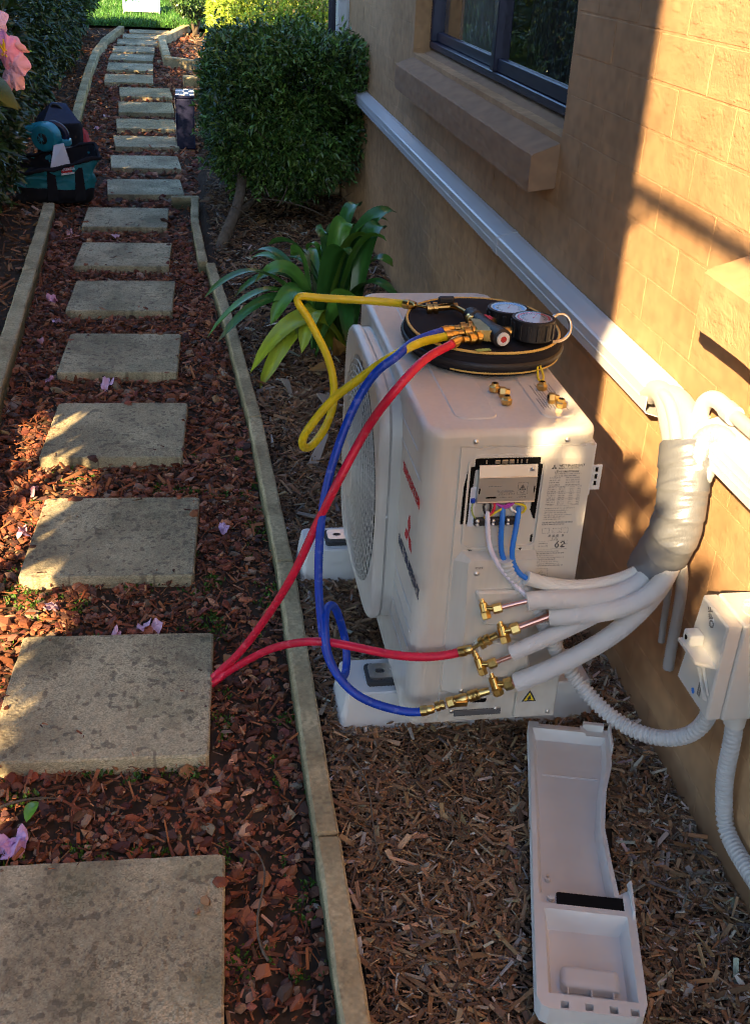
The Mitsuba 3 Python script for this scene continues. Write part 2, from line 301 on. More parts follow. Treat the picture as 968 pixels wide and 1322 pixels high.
def paver_mesh(w, l, seed):
    r = np.random.default_rng(seed); poly = rrect(-w / 2, -l / 2, w / 2, l / 2, .006, 3)
    n = 22; c = []
    pts = [poly.exterior.interpolate(t, True) for t in np.linspace(0, 1, 160, endpoint=False)]
    q = np.array([(p.x, p.y) for p in pts]); q *= 1 - (.012 * meshkit.fbm(np.c_[q * 40, q[:, :1] * 0 + seed], 3) + .05 * np.maximum(meshkit.fbm(np.c_[q * 22, q[:, :1] * 0 + seed + 9], 3) - .66, 0))[:, None]
    g = np.array([(x, y) for x in np.linspace(-w / 2 + .02, w / 2 - .02, n) for y in np.linspace(-l / 2 + .02, l / 2 - .02, n)])
    inner = q * (1 - .004 / (w / 2))
    top = np.vstack([inner, g]); z = -.001 + .0025 * (meshkit.fbm(np.c_[top * 18, top[:, :1] * 0 + seed], 3) - .5)
    from scipy.spatial import Delaunay
    f = Delaunay(top).simplices; a, b, cc = top[f[:, 0]], top[f[:, 1]], top[f[:, 2]]
    fl = np.cross(b - a, cc - a) < 0; f[fl] = f[fl][:, [0, 2, 1]]
    N = len(q); v = np.vstack([np.c_[top, z], np.c_[q, q[:, 0] * 0 - .004], np.c_[q, q[:, 0] * 0 - .05]]); o = len(top); k = np.arange(N); k2 = (k + 1) % N
    side = np.vstack([np.c_[k, o + k, o + k2], np.c_[k, o + k2, k2], np.c_[o + k, o + N + k, o + N + k2], np.c_[o + k, o + N + k2, o + k2]])
    return trimesh.Trimesh(v, np.vstack([f, side]), process=False)
ORD = ['ninth', 'tenth', 'eleventh', 'twelfth', 'thirteenth', 'fourteenth', 'fifteenth', 'sixteenth', 'seventeenth', 'eighteenth', 'nineteenth', 'twentieth', 'twenty-first']
for n, (x, y, w, l, a) in enumerate(PAVERS):
    what = PLAB[n] if n < 8 else f'{ORD[n - 8]} from the camera'
    tilt = rng.normal(0, .006, 2); m = mv(paver_mesh(w, l, n), x, y, gz(y), math.radians(a)); slope = (gz(y + .2) - gz(y - .2)) / .4
    m.vertices[:, 2] += (m.vertices[:, 0] - x) * tilt[0] + (m.vertices[:, 1] - y) * (tilt[1] * .5 + slope) + (.004 if n else .002)
    one('stepping_stone', m, 'm_paver', f'square buff paver, {what}', 'paving stone', 'concrete pavers of the garden path', smooth=35)

# edging
def edging(a, b, label, w=.042, top=.036, group='concrete edging lengths along the path'):
    a, b = V(*a), V(*b); L = np.linalg.norm(b - a); d = (b - a) / L
    m = cbox(.002, L - .002, -w / 2, w / 2, -.12, 0, .005); m = m.subdivide_to_size(.06) if hasattr(m, 'subdivide_to_size') else m
    v = np.asarray(m.vertices).copy(); v += (meshkit.fbm(v * 22 + a[0] * 7, 3)[:, None] - .5) * V(0, .008, .007)
    xy = a + v[:, :1] * d + v[:, 1:2] * V(-d[1], d[0])
    m = trimesh.Trimesh(np.c_[xy, v[:, 2] + top + gz(xy[:, 1])], m.faces, process=False)
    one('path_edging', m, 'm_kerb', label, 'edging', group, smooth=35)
for n, what in enumerate(['running out of the bottom of the photo', 'beside the mulch in front of the white cover', 'crossed by the red hose beside the unit', 'left of the yellow hose loop', 'under the drooping clivia leaves']):
    edging(KERB_R[n], KERB_R[n + 1], f'weathered edging length right of the path, {what}')
edging((-.625, 3.44), (-.66, 4.3), 'short concrete edging length beyond the offset joint by the hedge stem')
edging((-.66, 4.3), (-.655, 4.78), 'concrete edging length ending at the corner beside the hedge stem')
edging((-.79, 4.80), (-.63, 4.806), 'short concrete edging return lying across toward the eighth paver')
for n, what in enumerate(['at the lower left corner, out of the photo', 'at the left edge beside the sunlit gravel', 'left of the fifth and sixth pavers', 'running up to the teal tool bag']):
    edging(KERB_L[n], KERB_L[n + 1], f'weathered edging length left of the path, {what}', .06)
for n, what in enumerate(['just beyond the red and black bag', 'under the camellia leaves', 'at the start of the bend', 'in the bend', 'curving in to the lawn']):
    edging(KERB_L2[n], KERB_L2[n + 1], f'distant edging length left of the path, {what}', .07, .05)
for a, b, what in [((-.98, 12.0), (-.90, 10.7), 'long side of the far right bed'), ((-.92, 10.62), (-.60, 10.42), 'front of the far right bed'), ((-.98, 12.02), (-.68, 13.2), 'slanting back to the lawn at the far right bed')]:
    edging(a, b, f'concrete edging length on the {what}', .08, .07)
one('edging_block', mv(cbox(-.07, .07, -.09, .09, -.05, .06, .008), -.66, 9.55, gz(9.55), .1), 'm_kerb', 'small pale concrete block beside the far right bed behind the navy box', 'block')

# loose cover: bark chips in the bed, crushed red stone and bark on the path
def on_pavers(x, y, m=.0):
    hit = np.zeros(len(x), bool)
    for px, py, w, l, a in PAVERS:
        hit |= (abs(x - px) < w / 2 + m) & (abs(y - py) < l / 2 + m)
    return hit
def scatter(n, x0, x1, y0, y1, where):
    x, y = rng.uniform(x0, x1, n), rng.uniform(y0, y1, n); k = where(x, y); return x[k], y[k]
BARK = [(.20, .105, .05), (.28, .165, .085), (.36, .235, .13), (.11, .06, .033), (.41, .30, .18), (.30, .14, .055), (.065, .038, .024)]
GREY = [(.36, .32, .26), (.25, .22, .18), (.46, .42, .36), (.16, .13, .11)]
def bark(n, x0, x1, y0, y1, where, ls, grey=.0):
    x, y = scatter(n, x0, x1, y0, y1, where); n = len(x)
    L = ls * rng.lognormal(0, .62, n).clip(.25, 3.2); W = np.minimum(L * rng.uniform(.08, .36, n), ls * .55); H = ls * rng.uniform(.05, .14, n)
    c = palette(n, BARK, [3, 3, 2, 3, 1, 2, 2], var=.3) * .72 + .28 * V(.20, .13, .085); g = rng.random(n) < np.clip(grey + .5 * np.exp(-np.maximum(.22 - x, 0) / .09) * (y < .3) + .18 * meshkit.fbm(np.c_[x * 4, y * 4, x * 0], 2), 0, .8)
    c[g] = palette(g.sum(), GREY)
    return chips(np.c_[x, y, gh(x, y) + .004 + rng.uniform(0, .016, n) + .022 * on_pavers(x, y, -.004)], L, W, H, c, .33)
def in_cover(x, y):
    a, b = (x - .037) * -.249 + (y + .003) * -.9685, (x - .037) * .9685 + (y + .003) * -.249
    return (a > .01) & (a < .635) & (abs(b) < .07)
bed = lambda x, y: (x > kx(y) + .03) & (x < .225) & ~in_cover(x, y)
pieces = [bark(30000, -.46, .23, -1.2, 1.2, bed, .0085), bark(34000, -.46, .23, -1.2, .95, bed, .0185), bark(13000, -.55, .23, .9, 2.6, bed, .024), bark(7000, -.62, .23, 2.4, 5.2, bed, .03), bark(3000, -.75, .1, 4.8, 13, lambda x, y: (x > kx(y) + .03) | (y > 6.5), .045)]
m, c = merged(pieces); put('bark_mulch', m, 'm_bits', color=c, stuff=True); labels['bark_mulch'].update(label='brown bark chip mulch covering the bed along the wall', category='mulch')
RED = [(.20, .065, .034), (.29, .11, .055), (.14, .045, .03), (.36, .19, .11), (.08, .04, .03), (.22, .09, .055), (.23, .16, .11)]
pathw = lambda x, y: (x > kl(y) + .02) & (x < kx(y) - .02) & (~on_pavers(x, y, -.004) | ((rng.random(len(x)) < .12) & ~on_pavers(x, y, -.022)))
def gravel(n, y0, y1, s):
    x, y = scatter(n, -1.75, -.44, y0, y1, pathw); n = len(x)
    S = s * rng.lognormal(-.12, .62, n).clip(.25, 2.4)
    return stones(np.c_[x, y, gh(x, y) + rng.uniform(0, .014, n) + .024 * on_pavers(x, y, -.004)], S, palette(n, RED, [4, 3, 3, 1.5, 3, 2, 1.5], var=.35))
def specks(n):
    x, y = scatter(n, -1.3, -.5, -.8, 6, lambda x, y: on_pavers(x, y, -.012) & (meshkit.fbm(np.c_[x * 5, y * 5, x * 0 + 2], 3) > .50)); n = len(x)
    L = .009 * rng.lognormal(0, .5, n)
    return chips(np.c_[x, y, gz(y) + .0035], L, L * rng.uniform(.15, .5, n), np.full(n, .0015), palette(n, [(.12, .07, .04), (.07, .05, .035), (.25, .10, .05), (.2, .15, .1)]), .05)
def pathbark(n, y0, y1, ls):
    a, c = bark(n, -1.75, -.44, y0, y1, pathw, ls); return a, c * V(1.0, .75, .65)
m, c = merged([gravel(15500, -1.1, 1.2, .0078), gravel(15000, 1.0, 4.2, .0098), gravel(9000, 4.0, 13, .016)])
put('crushed_stone', m, 'm_bits', color=c, stuff=True); labels['crushed_stone'].update(label='crushed red stone between the pavers of the path', category='gravel')
leftbed = lambda x, y: (x < kl(y) - .03)
m, c = merged([specks(700), pathbark(13000, -1.1, 1.2, .014), pathbark(11000, 1.0, 4.2, .02), pathbark(5000, 4, 13, .035), bark(14000, -3, -1.1, 1, 13, leftbed, .04)])
put('leaf_litter', m, 'm_bits', color=c * V(.95, .72, .62), stuff=True); labels['leaf_litter'].update(label='dead leaf and bark litter among the red stones and under the shrubs', category='leaf litter')
# moss tufts along paver edges and the edging
x, y = scatter(60000, -1.2, -.44, -1.0, 1.6, lambda x, y: pathw(x, y) & (meshkit.fbm(np.c_[x * 16, y * 16, x * 0 + 3], 3) > .60) & (on_pavers(x, y, .04) | (x > kx(y) - .08) | (meshkit.fbm(np.c_[x * 9, y * 9, x * 0 + 9], 2) > .66)))
x, y = x[:3500], y[:3500]; n = len(x)
m, c = leaves(np.c_[x, y, gh(x, y) + .006], unit(np.c_[rng.normal(0, .6, (n, 2)), np.ones(n)]), rng.normal(0, 1, (n, 3)), rng.uniform(.006, .014, n), rng.uniform(.004, .008, n), palette(n, [(.05, .12, .015), (.08, .17, .02), (.03, .08, .012)]))
put('moss', m, 'm_matteleaf', color=c, stuff=True); labels['moss'].update(label='small green moss and seedlings among the red stones by the paver edges', category='moss')
# lawn at the end of the path
LX, LY = np.meshgrid(np.linspace(-9, 1, 20), np.linspace(13.15, 24, 24), indexing='ij')
k = (np.arange(19)[:, None] * 24 + np.arange(23)[None]).reshape(-1)
P('m_lawn', (.035, .10, .015), .9)
structure('lawn', (np.stack([LX, LY, gz(LY) + .03], -1).reshape(-1, 3), np.stack([k, k + 24, k + 25, k + 1], -1)), 'm_lawn', smooth=True)
n = 16000; x, y = rng.uniform(-3.2, .2, n), 13.1 + 7 * rng.random(n) ** 1.6
m, c = leaves(np.c_[x, y, gz(y) + .025], unit(np.c_[rng.normal(0, .4, (n, 2)), np.ones(n)]), rng.normal(0, 1, (n, 3)), rng.uniform(.05, .10, n), rng.uniform(.010, .018, n), palette(n, [(.05, .16, .02), (.08, .22, .03), (.04, .11, .02)]))
put('grass', m, 'm_matteleaf', color=c, stuff=True); labels['grass'].update(label='short green lawn grass at the far end of the path', category='grass')

# ---------------------------------------------------------------- the house
H = 'rendered_house'; labels[H] = {'label': 'tan painted brick house wall with window sills along the right side of the bed', 'category': 'house'}
WX, WIN = .22, (1.03, 2.99, 1.0, 2.35)
def wall_with(y0, y1, z0, z1, hole, x=WX + .0009):
    out = []
    for a, b, c, d in ((y0, hole[0], z0, z1), (hole[1], y1, z0, z1), (hole[0], hole[1], z0, hole[2]), (hole[0], hole[1], hole[3], z1)):
        out.append(cbox(x, x + .20, a, b, c, d, .0005))
    return out
put('wall', wall_with(-7, 5.3, -.25, 2.9, WIN), 'm_wall', H)
nb, extra, cand = 0, [], []
for row in range(-1, 33):
    z0 = -.02 + row * .0865
    for cix in range(-31, 24):
        y0 = cix * .24 + (.12 if row % 2 else 0) + .05
        y1 = y0 + .232; z1 = z0 + .079
        spans = [(max(y0, -7), min(y1, 5.295))]
        if z1 > WIN[2] - .03 and z0 < WIN[3]:
            spans = [(y0, min(y1, WIN[0])), (max(y0, WIN[1]), min(y1, 5.295))]
        for a, b in spans:
            if b - a < .03: continue
            if z1 > WIN[2] - .03 and a < WIN[0] < b: b = WIN[0]
            cand.append((a, b, z0, z1))
def brick(a, b, z0, z1):
    o = rng.uniform(-.0004, .0004); j = lambda: rng.normal(0, .0012)
    m = cbox(WX + o, WX + .03, a - .0015 + j(), b + .0015 + j(), z0 - .002 + j(), z1 + .002 + j(), .0012)
    return m
inview = lambda q: -.62 < (q[0] + q[1]) / 2 < 4.3 and q[2] < 1.36
cand.sort(key=lambda q: (0 if inview(q) else 1, (q[0] + q[1]) / 2))
for q in cand:
    if nb < 300 and inview(q):
        put('brick', brick(*q), 'm_wall', H + '__wall'); nb += 1
    else: extra.append(brick(*q))
put('brickwork', extra, 'm_wall', H + '__wall', stuff=True, label='rest of the painted brick courses of the wall')
def sill_mesh(y0, y1):
    pts = [V(x, y, z) for y in (y0, y1) for x, z in ((.152, .955), (.152, .868), (.32, .90), (.32, 1.022), (.157, .960), (.152, .873))]
    m = hull(pts).subdivide_to_size(.04); v = np.asarray(m.vertices).copy()
    v += (meshkit.fbm(v * 30, 3)[:, None] - .5) * V(.006, .004, .004); return trimesh.Trimesh(v, m.faces, process=False)
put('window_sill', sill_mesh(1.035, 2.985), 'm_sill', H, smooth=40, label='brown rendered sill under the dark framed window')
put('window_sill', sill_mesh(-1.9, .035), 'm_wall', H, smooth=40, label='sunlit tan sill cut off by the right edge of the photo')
Wn = put('window', [cbox(.285, .335, WIN[0], WIN[1], 1.02, 1.045, .003), cbox(.285, .335, WIN[0], WIN[1], 2.31, 2.35, .003), cbox(.285, .335, WIN[0], WIN[0] + .035, 1.046, 2.309, .003), cbox(.285, .335, WIN[1] - .035, WIN[1], 1.046, 2.309, .003),
                    cbox(.280, .330, 1.955, 2.0, 1.046, 2.309, .003)], 'm_frame', H, label='dark navy aluminium sliding window with curtains behind')
put('sash_rail', cbox(.292, .318, WIN[0] + .036, 1.954, 1.047, 1.085, .002), 'm_frame', Wn); put('sash_rail', cbox(.292, .318, WIN[0] + .036, 1.954, 2.27, 2.308, .002), 'm_frame', Wn)
put('sash', [cbox(.306, .330, 2.001, WIN[1] - .036, 1.047, 1.08, .002), cbox(.306, .330, 2.001, WIN[1] - .036, 2.27, 2.308, .002), cbox(.306, .330, 2.001, 2.02, 1.081, 2.269, .002)], 'm_frame', Wn)
quad = lambda x, y0, y1, z0, z1: (V((x, y0, z0), (x, y1, z0), (x, y1, z1), (x, y0, z1)), np.array([[0, 3, 2, 1]]))
put('pane', quad(.305, WIN[0] + .037, 1.953, 1.086, 2.269), 'm_glass', Wn); put('pane', quad(.318, 2.021, WIN[1] - .037, 1.081, 2.269), 'm_glass', Wn)
def curtain(y0, y1, x, amp):
    yy = np.linspace(y0, y1, 160); xx = x + amp * np.sin(yy * 95 + 1.5 * np.sin(yy * 13)) ; a = np.c_[xx, yy]
    v = np.vstack([np.c_[a, a[:, 0] * 0 + .95], np.c_[a, a[:, 0] * 0 + 2.4]]); k = np.arange(159)
    return (v, np.c_[k, k + 1, k + 161, k + 160])
put('curtain', curtain(1.05, 1.98, .40, .012), 'm_darkcurtain', Wn, smooth=True, label='dark curtain behind the right pane'); put('curtain', curtain(2.35, 2.95, .41, .014), 'm_curtain', Wn, smooth=True, label='pale lace curtain behind the left pane')
put('room', [cbox(.9, .92, .8, 3.2, .6, 2.6), cbox(.43, .92, .78, .8, .6, 2.6), cbox(.43, .92, 3.2, 3.22, .6, 2.6), cbox(.43, .92, .8, 3.2, .58, .6), cbox(.43, .92, .8, 3.2, 2.6, 2.62)], 'm_room', H)
put('end_wall', [cbox(.43, 6, 5.10, 5.3, -.25, 2.9), cbox(.43, 6, -7, -6.8, -.25, 2.9)], 'm_wall', H)
put('roof', [hull([V(x, y, z) for y in (-7.4, 5.6) for x, z in ((-.10, 2.92), (-.10, 2.98), (3.2, 4.4), (6.4, 2.98), (6.4, 2.92))])], 'm_roof', H)
t = thing('downpipe', 'dark round downpipe at the far corner of the house behind the hedge', 'downpipe')
put('pipe', lathe((.175, 5.18, .07), (.175, 5.18, 2.85), [(0, .042), (2.78, .042)], 20), 'm_darkpipe', t, smooth=50); put('footing', cbox(.06, .21, 5.02, 5.24, -.02, .07, .006), 'm_kerb', t, label='pale concrete footing block')

# ---------------------------------------------------------------- trunking and pipework on the wall
def trunk_profile(w=.062, d=.046, L=1.):
    """polygon (out from wall, up)"""
    return np.array([(0, 0), (.014, 0), (d - .004, .012), (d, .016), (d, w - .016), (d - .004, w - .012), (.014, w), (0, w)])
def trunking(a, b, w, d, ends=True):
    """hollow cover swept from a to b along the wall, seen outside faces with an open end"""
    pr = trunk_profile(w, d); pi = np.array([(0, .002), (.013, .002), (d - .006, .013), (d - .002, .017), (d - .002, w - .017), (d - .006, w - .013), (.013, w - .002), (0, w - .002)])
    a, b = V(*a), V(*b); dd = unit(b - a); up = np.cross(V(-1, 0, 0), dd); up = up if up[2] > 0 or abs(dd[2]) > .5 else -up
    ring = lambda o, q: o + q[:, :1] * V(-1, 0, 0) + q[:, 1:] * up
    v = np.vstack([ring(a, pr), ring(b, pr), ring(a, pi), ring(b, pi)]); n = len(pr); f = []
    for k in range(n - 1):
        f += [[k, k + 1, n + k + 1, n + k], [2 * n + k, 3 * n + k, 3 * n + k + 1, 2 * n + k + 1], [k, 2 * n + k, 2 * n + k + 1, k + 1], [n + k, n + k + 1, 3 * n + k + 1, 3 * n + k]]
    return tm((v, np.array(f)))
t = thing('pipe_trunking', 'long white pipe cover running along the wall below the window sill', 'conduit')
put('cover', trunking((WX - .002, .19, .632), (WX - .002, 4.30, .632), .074, .055), 'm_trunking', t)
put('seam', cbox(WX - .0590, WX - .0572, .22, 4.28, .668, .6700, .0005), 'm_whiteplastic', t)
put('joint_sleeve', [trunking((WX - .001, 1.30, .6305), (WX - .001, 1.335, .6305), .077, .0575)], 'm_trunking', t)
flap = spline([(WX - .035, .20, .700), (WX - .03, .165, .712), (WX - .02, .135, .703), (WX - .018, .118, .685)], 16)
fv = np.vstack([flap + V(.0, 0, -.026), flap, flap + V(.012, .004, .004)]); k = np.arange(15)
put('torn_end', (fv, np.vstack([np.c_[k, k + 1, 16 + k + 1, 16 + k], np.c_[16 + k, 17 + k, 33 + k, 32 + k]])), 'm_trunking', t, smooth=True, label='split and curled end of the white cover')
one('vertical_trunking', trunking((WX - .002, 4.92, .60), (WX - .002, 4.92, 2.85), .13, .06), 'm_trunking', 'wide white vertical cover on the wall beside the dark downpipe', 'conduit')
t = thing('pipe_trunking', 'sunlit white pipe cover running off the right edge of the photo', 'conduit')
a0, b0 = (WX - .002, -.02, .652), (WX - .002, -1.9, .662)
put('cover', trunking(a0, b0, .078, .056), 'm_trunking', t)
put('seam', [cbox(WX - .0605, WX - .0582, -1.88, -.03, .684, .687, .0005), cbox(WX - .0605, WX - .0582, -1.88, -.03, .698, .701, .0005)], 'm_whiteplastic', t)
t = thing('elbow_pipe', 'sunlit white plastic elbow pipe above the right pipe cover', 'pipe')
put('pipe', tube(spline([(.197, -1.6, .757), (.197, -.3, .755), (.196, -.05, .752)], 30), .0115, 14), 'm_greypipe', t, smooth=50)
put('elbow', tube(spline([(.196, -.055, .752), (.196, -.02, .753), (.193, .006, .749), (.190, .022, .733), (.188, .022, .705)], 24), .0145, 16), 'm_whiteplastic', t, smooth=50)
put('collar', lathe((.196, -.075, .752), (.196, -.045, .752), [(0, .0165), (.03, .0165)], 18), 'm_whiteplastic', t, smooth=40); put('collar', lathe((.188, .022, .712), (.188, .022, .69), [(0, .0165), (.022, .0165)], 18), 'm_whiteplastic', t, smooth=40)
put('drop', tube(spline([(.189, .022, .70), (.186, .012, .68), (.17, -.03, .664)], 12), .0115, 12), 'm_whiteplastic', t, smooth=50)
def insul(name, pts, r, lab, cat_='pipe', mat='m_insul', pitch=.0055, depth=.035):
    t = thing(name, lab, cat_, None); put('sleeve', ribbed(pts, r, pitch, depth, 16), mat, t, smooth=60); return t
TAPE = [(.142, -.032, .685), (.138, -.052, .655), (.134, -.072, .615), (.13, -.083, .563), (.13, -.062, .505), (.13, -.03, .452), (.128, -.018, .425)]
p1 = [(-.104, -.055, .401), (-.036, -.06, .405), (.034, -.06, .407), (.085, -.055, .421), (.118, -.05, .452), (.130, -.06, .51)]
p2 = [(-.058, -.055, .368), (.004, -.075, .382), (.068, -.085, .402), (.112, -.085, .432), (.132, -.09, .49), (.134, -.09, .54)]
p3 = [(-.12, -.055, .292), (-.068, -.06, .321), (-.007, -.06, .352), (.055, -.052, .385), (.105, -.03, .425), (.125, -.045, .50)]
p4 = [(-.104, -.055, .226), (-.047, -.065, .26), (.011, -.07, .298), (.069, -.07, .343), (.118, -.062, .395), (.138, -.07, .46), (.138, -.078, .53)]
for p, w, rr in ((p1, 'uppermost of the four, ending left of the taped bundle', .0168), (p2, 'second from the top', .0172), (p3, 'third from the top, thinner end pointing at a brass valve', .0150), (p4, 'lowest of the four, ending above the yellow warning sign', .0178)):
    insul('insulated_pipe', p, rr, f'white foam covered refrigerant pipe, {w}', depth=.02)
t = thing('taped_bundle', 'bundle of pipes wrapped in silver duct tape hanging from the wall trunking', 'pipe bundle')
q = spline(TAPE, 90); s = np.linspace(0, 1, 90)
m = tube(q, .0500 - .004 * s + .0030 * ((s * 7.3) % 1), 40, .80, ref=(1., 0, 0)); v = np.asarray(m.vertices); v += (meshkit.fbm(v * V(16, 16, 34), 2)[:, None] - .5) * .008 * unit(v - np.repeat(q.mean(0)[None], len(v), 0))
put('tape', m, 'm_tape', t, smooth=50)
for pts, r, dep, lab in (([(.183, .22, .672), (.178, .15, .694), (.166, .085, .678), (.142, -.01, .655), (.136, -.03, .64)], .021, .01, 'broad white sleeve left above the tape'),
                         ([(.178, .20, .676), (.165, .110, .706), (.148, .03, .692), (.124, -.045, .668), (.118, -.06, .64)], .0105, .12, 'thin ribbed white hose above the tape'),
                         ([(.198, .22, .672), (.192, .12, .70), (.182, .05, .697), (.155, -.045, .672), (.148, -.06, .64)], .02, .01, 'white sleeve behind the ribbed hose'),
                         ([(.187, -.10, .700), (.172, -.078, .722), (.158, -.065, .711), (.142, -.078, .685), (.138, -.085, .65)], .0165, .03, 'white ribbed sleeve bending out of the right pipe cover'),
                         ([(.192, -.05, .69), (.185, -.045, .69), (.168, -.07, .67), (.15, -.085, .64)], .0165, .03, 'second white sleeve bending out of the right pipe cover')):
    put('sleeve', ribbed(pts, r, .0065, dep * 1.4, 16), 'm_insulrib' if dep > .02 else 'm_sleeve', t, smooth=60, label=lab)
one('hanging_tube', tube(spline([(.16, -.07, .47), (.176, -.058, .42), (.19, -.04, .34), (.199, -.03, .219)], 30), .0105, 16), 'm_greypipe', 'grey plastic tube hanging down the wall from the taped bundle, longer of two', 'pipe', smooth=50)
one('hanging_tube', tube(spline([(.16, -.035, .45), (.172, -.02, .40), (.19, .008, .32), (.2, .018, .246)], 30), .0065, 14), 'm_greypipe', 'thin grey plastic tube hanging down the wall from the taped bundle, shorter of two', 'pipe', smooth=50)

# ---------------------------------------------------------------- outdoor unit
U = 'air_conditioner'; labels[U] = {'label': 'cream outdoor air conditioning unit with fan grille standing on plastic feet beside the wall', 'category': 'air conditioner'}
X0, Y1, ZB, ZT = -.29, .762, .10, .703
body = sbox(X0, 0, 0, Y1); fl = rrect(X0, 0, 0, Y1, .012)
corner = rrect(X0, 0, X0 + .12, .12, .034, 10).union(rrect(X0, .05, 0, Y1, .012)).union(rrect(X0 + .05, 0, 0, .2, .010)).buffer(0)
shell = prism(corner, .676 - ZB); put('casing', mv(shell, z=ZB), 'm_cream', U, smooth=35)
ring = lambda o, z: np.c_[np.array(rrect(X0 - .003 + o, -.003 + o, .003 - o, Y1 + .003 - o, .034, 10).exterior.coords), np.full(len(rrect(X0 - .003 + o, -.003 + o, .003 - o, Y1 + .003 - o, .034, 10).exterior.coords), z)]
cap = hull(np.vstack([ring(0, .677)] + [ring(.013 * (1 - math.cos(a)), .690 + .013 * math.sin(a)) for a in np.linspace(0, math.pi / 2, 7)]))
lid = put('lid', cap, 'm_cream', U, smooth=25)
for a, b in ((-.232, -.158), (-.082, -.022)):
    put('lid_panel', xf(chamfer_prism(rrect(a, .045, b, .71, .02), .0022, .0018), frame(V(0, 0, .7028), V(1, 0, 0), V(0, 1, 0), V(0, 0, 1))), 'm_cream', lid, smooth=35)
# notice printed on the lid
rows = []
for k in range(9):
    x = -.03 - k * .0052
    rows.append(cbox(x, x + .0016, .075 + .01 * (k % 2), .075 + [.12, .10, .125, .07, .115, .12, .09, .11, .05][k], .7049, .7053, .0001))
put('printed_notice', rows, 'm_greyink', lid)
for x in (-.208, -.052): screw(U, x, .690 - .006, -.003)
# near face: panel with its opening
opening = rrect(-.213, .484, -.086, .655, .014)
panel = Polygon([(-.231, .106), (-.084, .106), (-.084, .405), (-.0015, .405), (-.0015, .673), (-.231, .673)]).difference(opening)
put('side_panel', xf(prism(panel, .003), NEAR(0.0002)), 'm_cream', U)
rim = opening.buffer(.004).difference(opening)
put('opening_rim', xf(prism(rim, .0055), NEAR(0.0002)), 'm_cream', U)
edge = sbox(-.0865, .40, -.0845, .645)
put('panel_fold', xf(prism(edge, .005), NEAR(0.0002)), 'm_cream', U)
put('terminal_plate', xf(prism(sbox(-.214, .483, -.085, .656), .0012), NEAR(-.0001)), 'm_cream_in', U)
put('dark_slot', xf(prism(Polygon([(-.222, .53), (-.210, .53), (-.207, .56), (-.205, .625), (-.203, .638), (-.216, .638), (-.2215, .60)]), .0008), NEAR(-.0030)), 'm_hole', U)
put('dark_slot', xf(prism(Polygon([(-.1005, .553), (-.0935, .536), (-.0905, .536), (-.0885, .64), (-.096, .64), (-.0985, .62)]), .0008), NEAR(-.0014)), 'm_hole', U)
put('dark_slot', xf(prism(sbox(-.205, .632, -.0935, .6525), .0008), NEAR(-.0014)), 'm_hole', U)
put('dark_slot', xf(prism(sbox(-.094, .490, -.0905, .504), .0008), NEAR(-.0014)), 'm_hole', U)
for a in (-.188, -.172, -.168, -.160, -.153, -.148, -.135, -.128, -.119): put('terminal_screw', cbox(a, a + (.009 if a in (-.172, -.160, -.148) else .003), -.0045, -.002, .643, .650, .0008), 'm_steel', U)
pl = hull([V(x, y, z) for x in (-.1985, -.0985) for y, z in ((-.002, .641), (-.006, .642), (-.012, .622), (-.012, .574), (-.002, .572))])
cp = put('terminal_cover', pl, 'm_coverplate', U)
bead = put('cover_lip', [tube([( -.1985, -.0122, .6215), (-.0985, -.0122, .6215)], .0012, 8), tube([(-.1985, -.0122, .575), (-.0985, -.0122, .575)], .0012, 8)], 'm_steel', cp, smooth=50)
put('slot', xf(prism(rrect(-.184, .5825, -.166, .5855, .0014), .0004), NEAR(-.0121)), 'm_hole', cp)
put('side_notch', cbox(-.1975, -.195, -.0128, -.0119, .592, .602, .0003), 'm_hole', cp); put('side_notch', cbox(-.1025, -.1005, -.0128, -.0119, .592, .604, .0003), 'm_hole', cp)
put('cover_screw', lathe((-.108, -.0075, .633), (-.108, -.0125, .631), [(0, .0045), (.003, .004), (.0035, .001)], 12), 'm_chrome', cp, smooth=40)
def tri(x, z, s, y, mat, parent, name='hazard_triangle', w=.16):
    o = Polygon([(x - s / 2, z), (x + s / 2, z), (x, z + s * .87)]); put(name, xf(prism(o.difference(o.buffer(-s * w * .5)), .0004), NEAR(y)), mat, parent)
    return o
put('hazard_label', xf(prism(rrect(-.1305, .5885, -.1135, .6115, .001).difference(rrect(-.130, .589, -.114, .611, .001)), .0003), NEAR(-.0121)), 'm_greyink', cp)
tri(-.122, .597, .012, -.0121, 'm_ink', cp); put('bolt_mark', xf(prism(Polygon([(-.1215, .605), (-.124, .6005), (-.122, .6012), (-.1228, .598), (-.1202, .6025), (-.1218, .602)]), .0004), NEAR(-.0121)), 'm_ink', cp)
put('print_lines', [cbox(-.181, -.158, -.0125, -.012, .6045, .6058, .0001), cbox(-.166, -.138, -.0125, -.012, .5965, .5975, .0001), cbox(-.166, -.161, -.0125, -.012, .5935, .5960, .0001), cbox(-.159, -.136, -.0125, -.012, .5935, .5955, .0001)] +
    [cbox(a, a + .0016, -.0125, -.012, .5885, .5915, .0001) for a in np.arange(-.162, -.136, .0042)] + [cbox(-.160, -.149, -.0125, -.012, .5835, .5845, .0001), cbox(-.145, -.138, -.0125, -.012, .5835, .5845, .0001), cbox(-.130, -.114, -.0125, -.012, .5835, .5845, .0001), cbox(-.1265, -.1175, -.0125, -.012, .5925, .594, .0001)], 'm_greyink', cp)
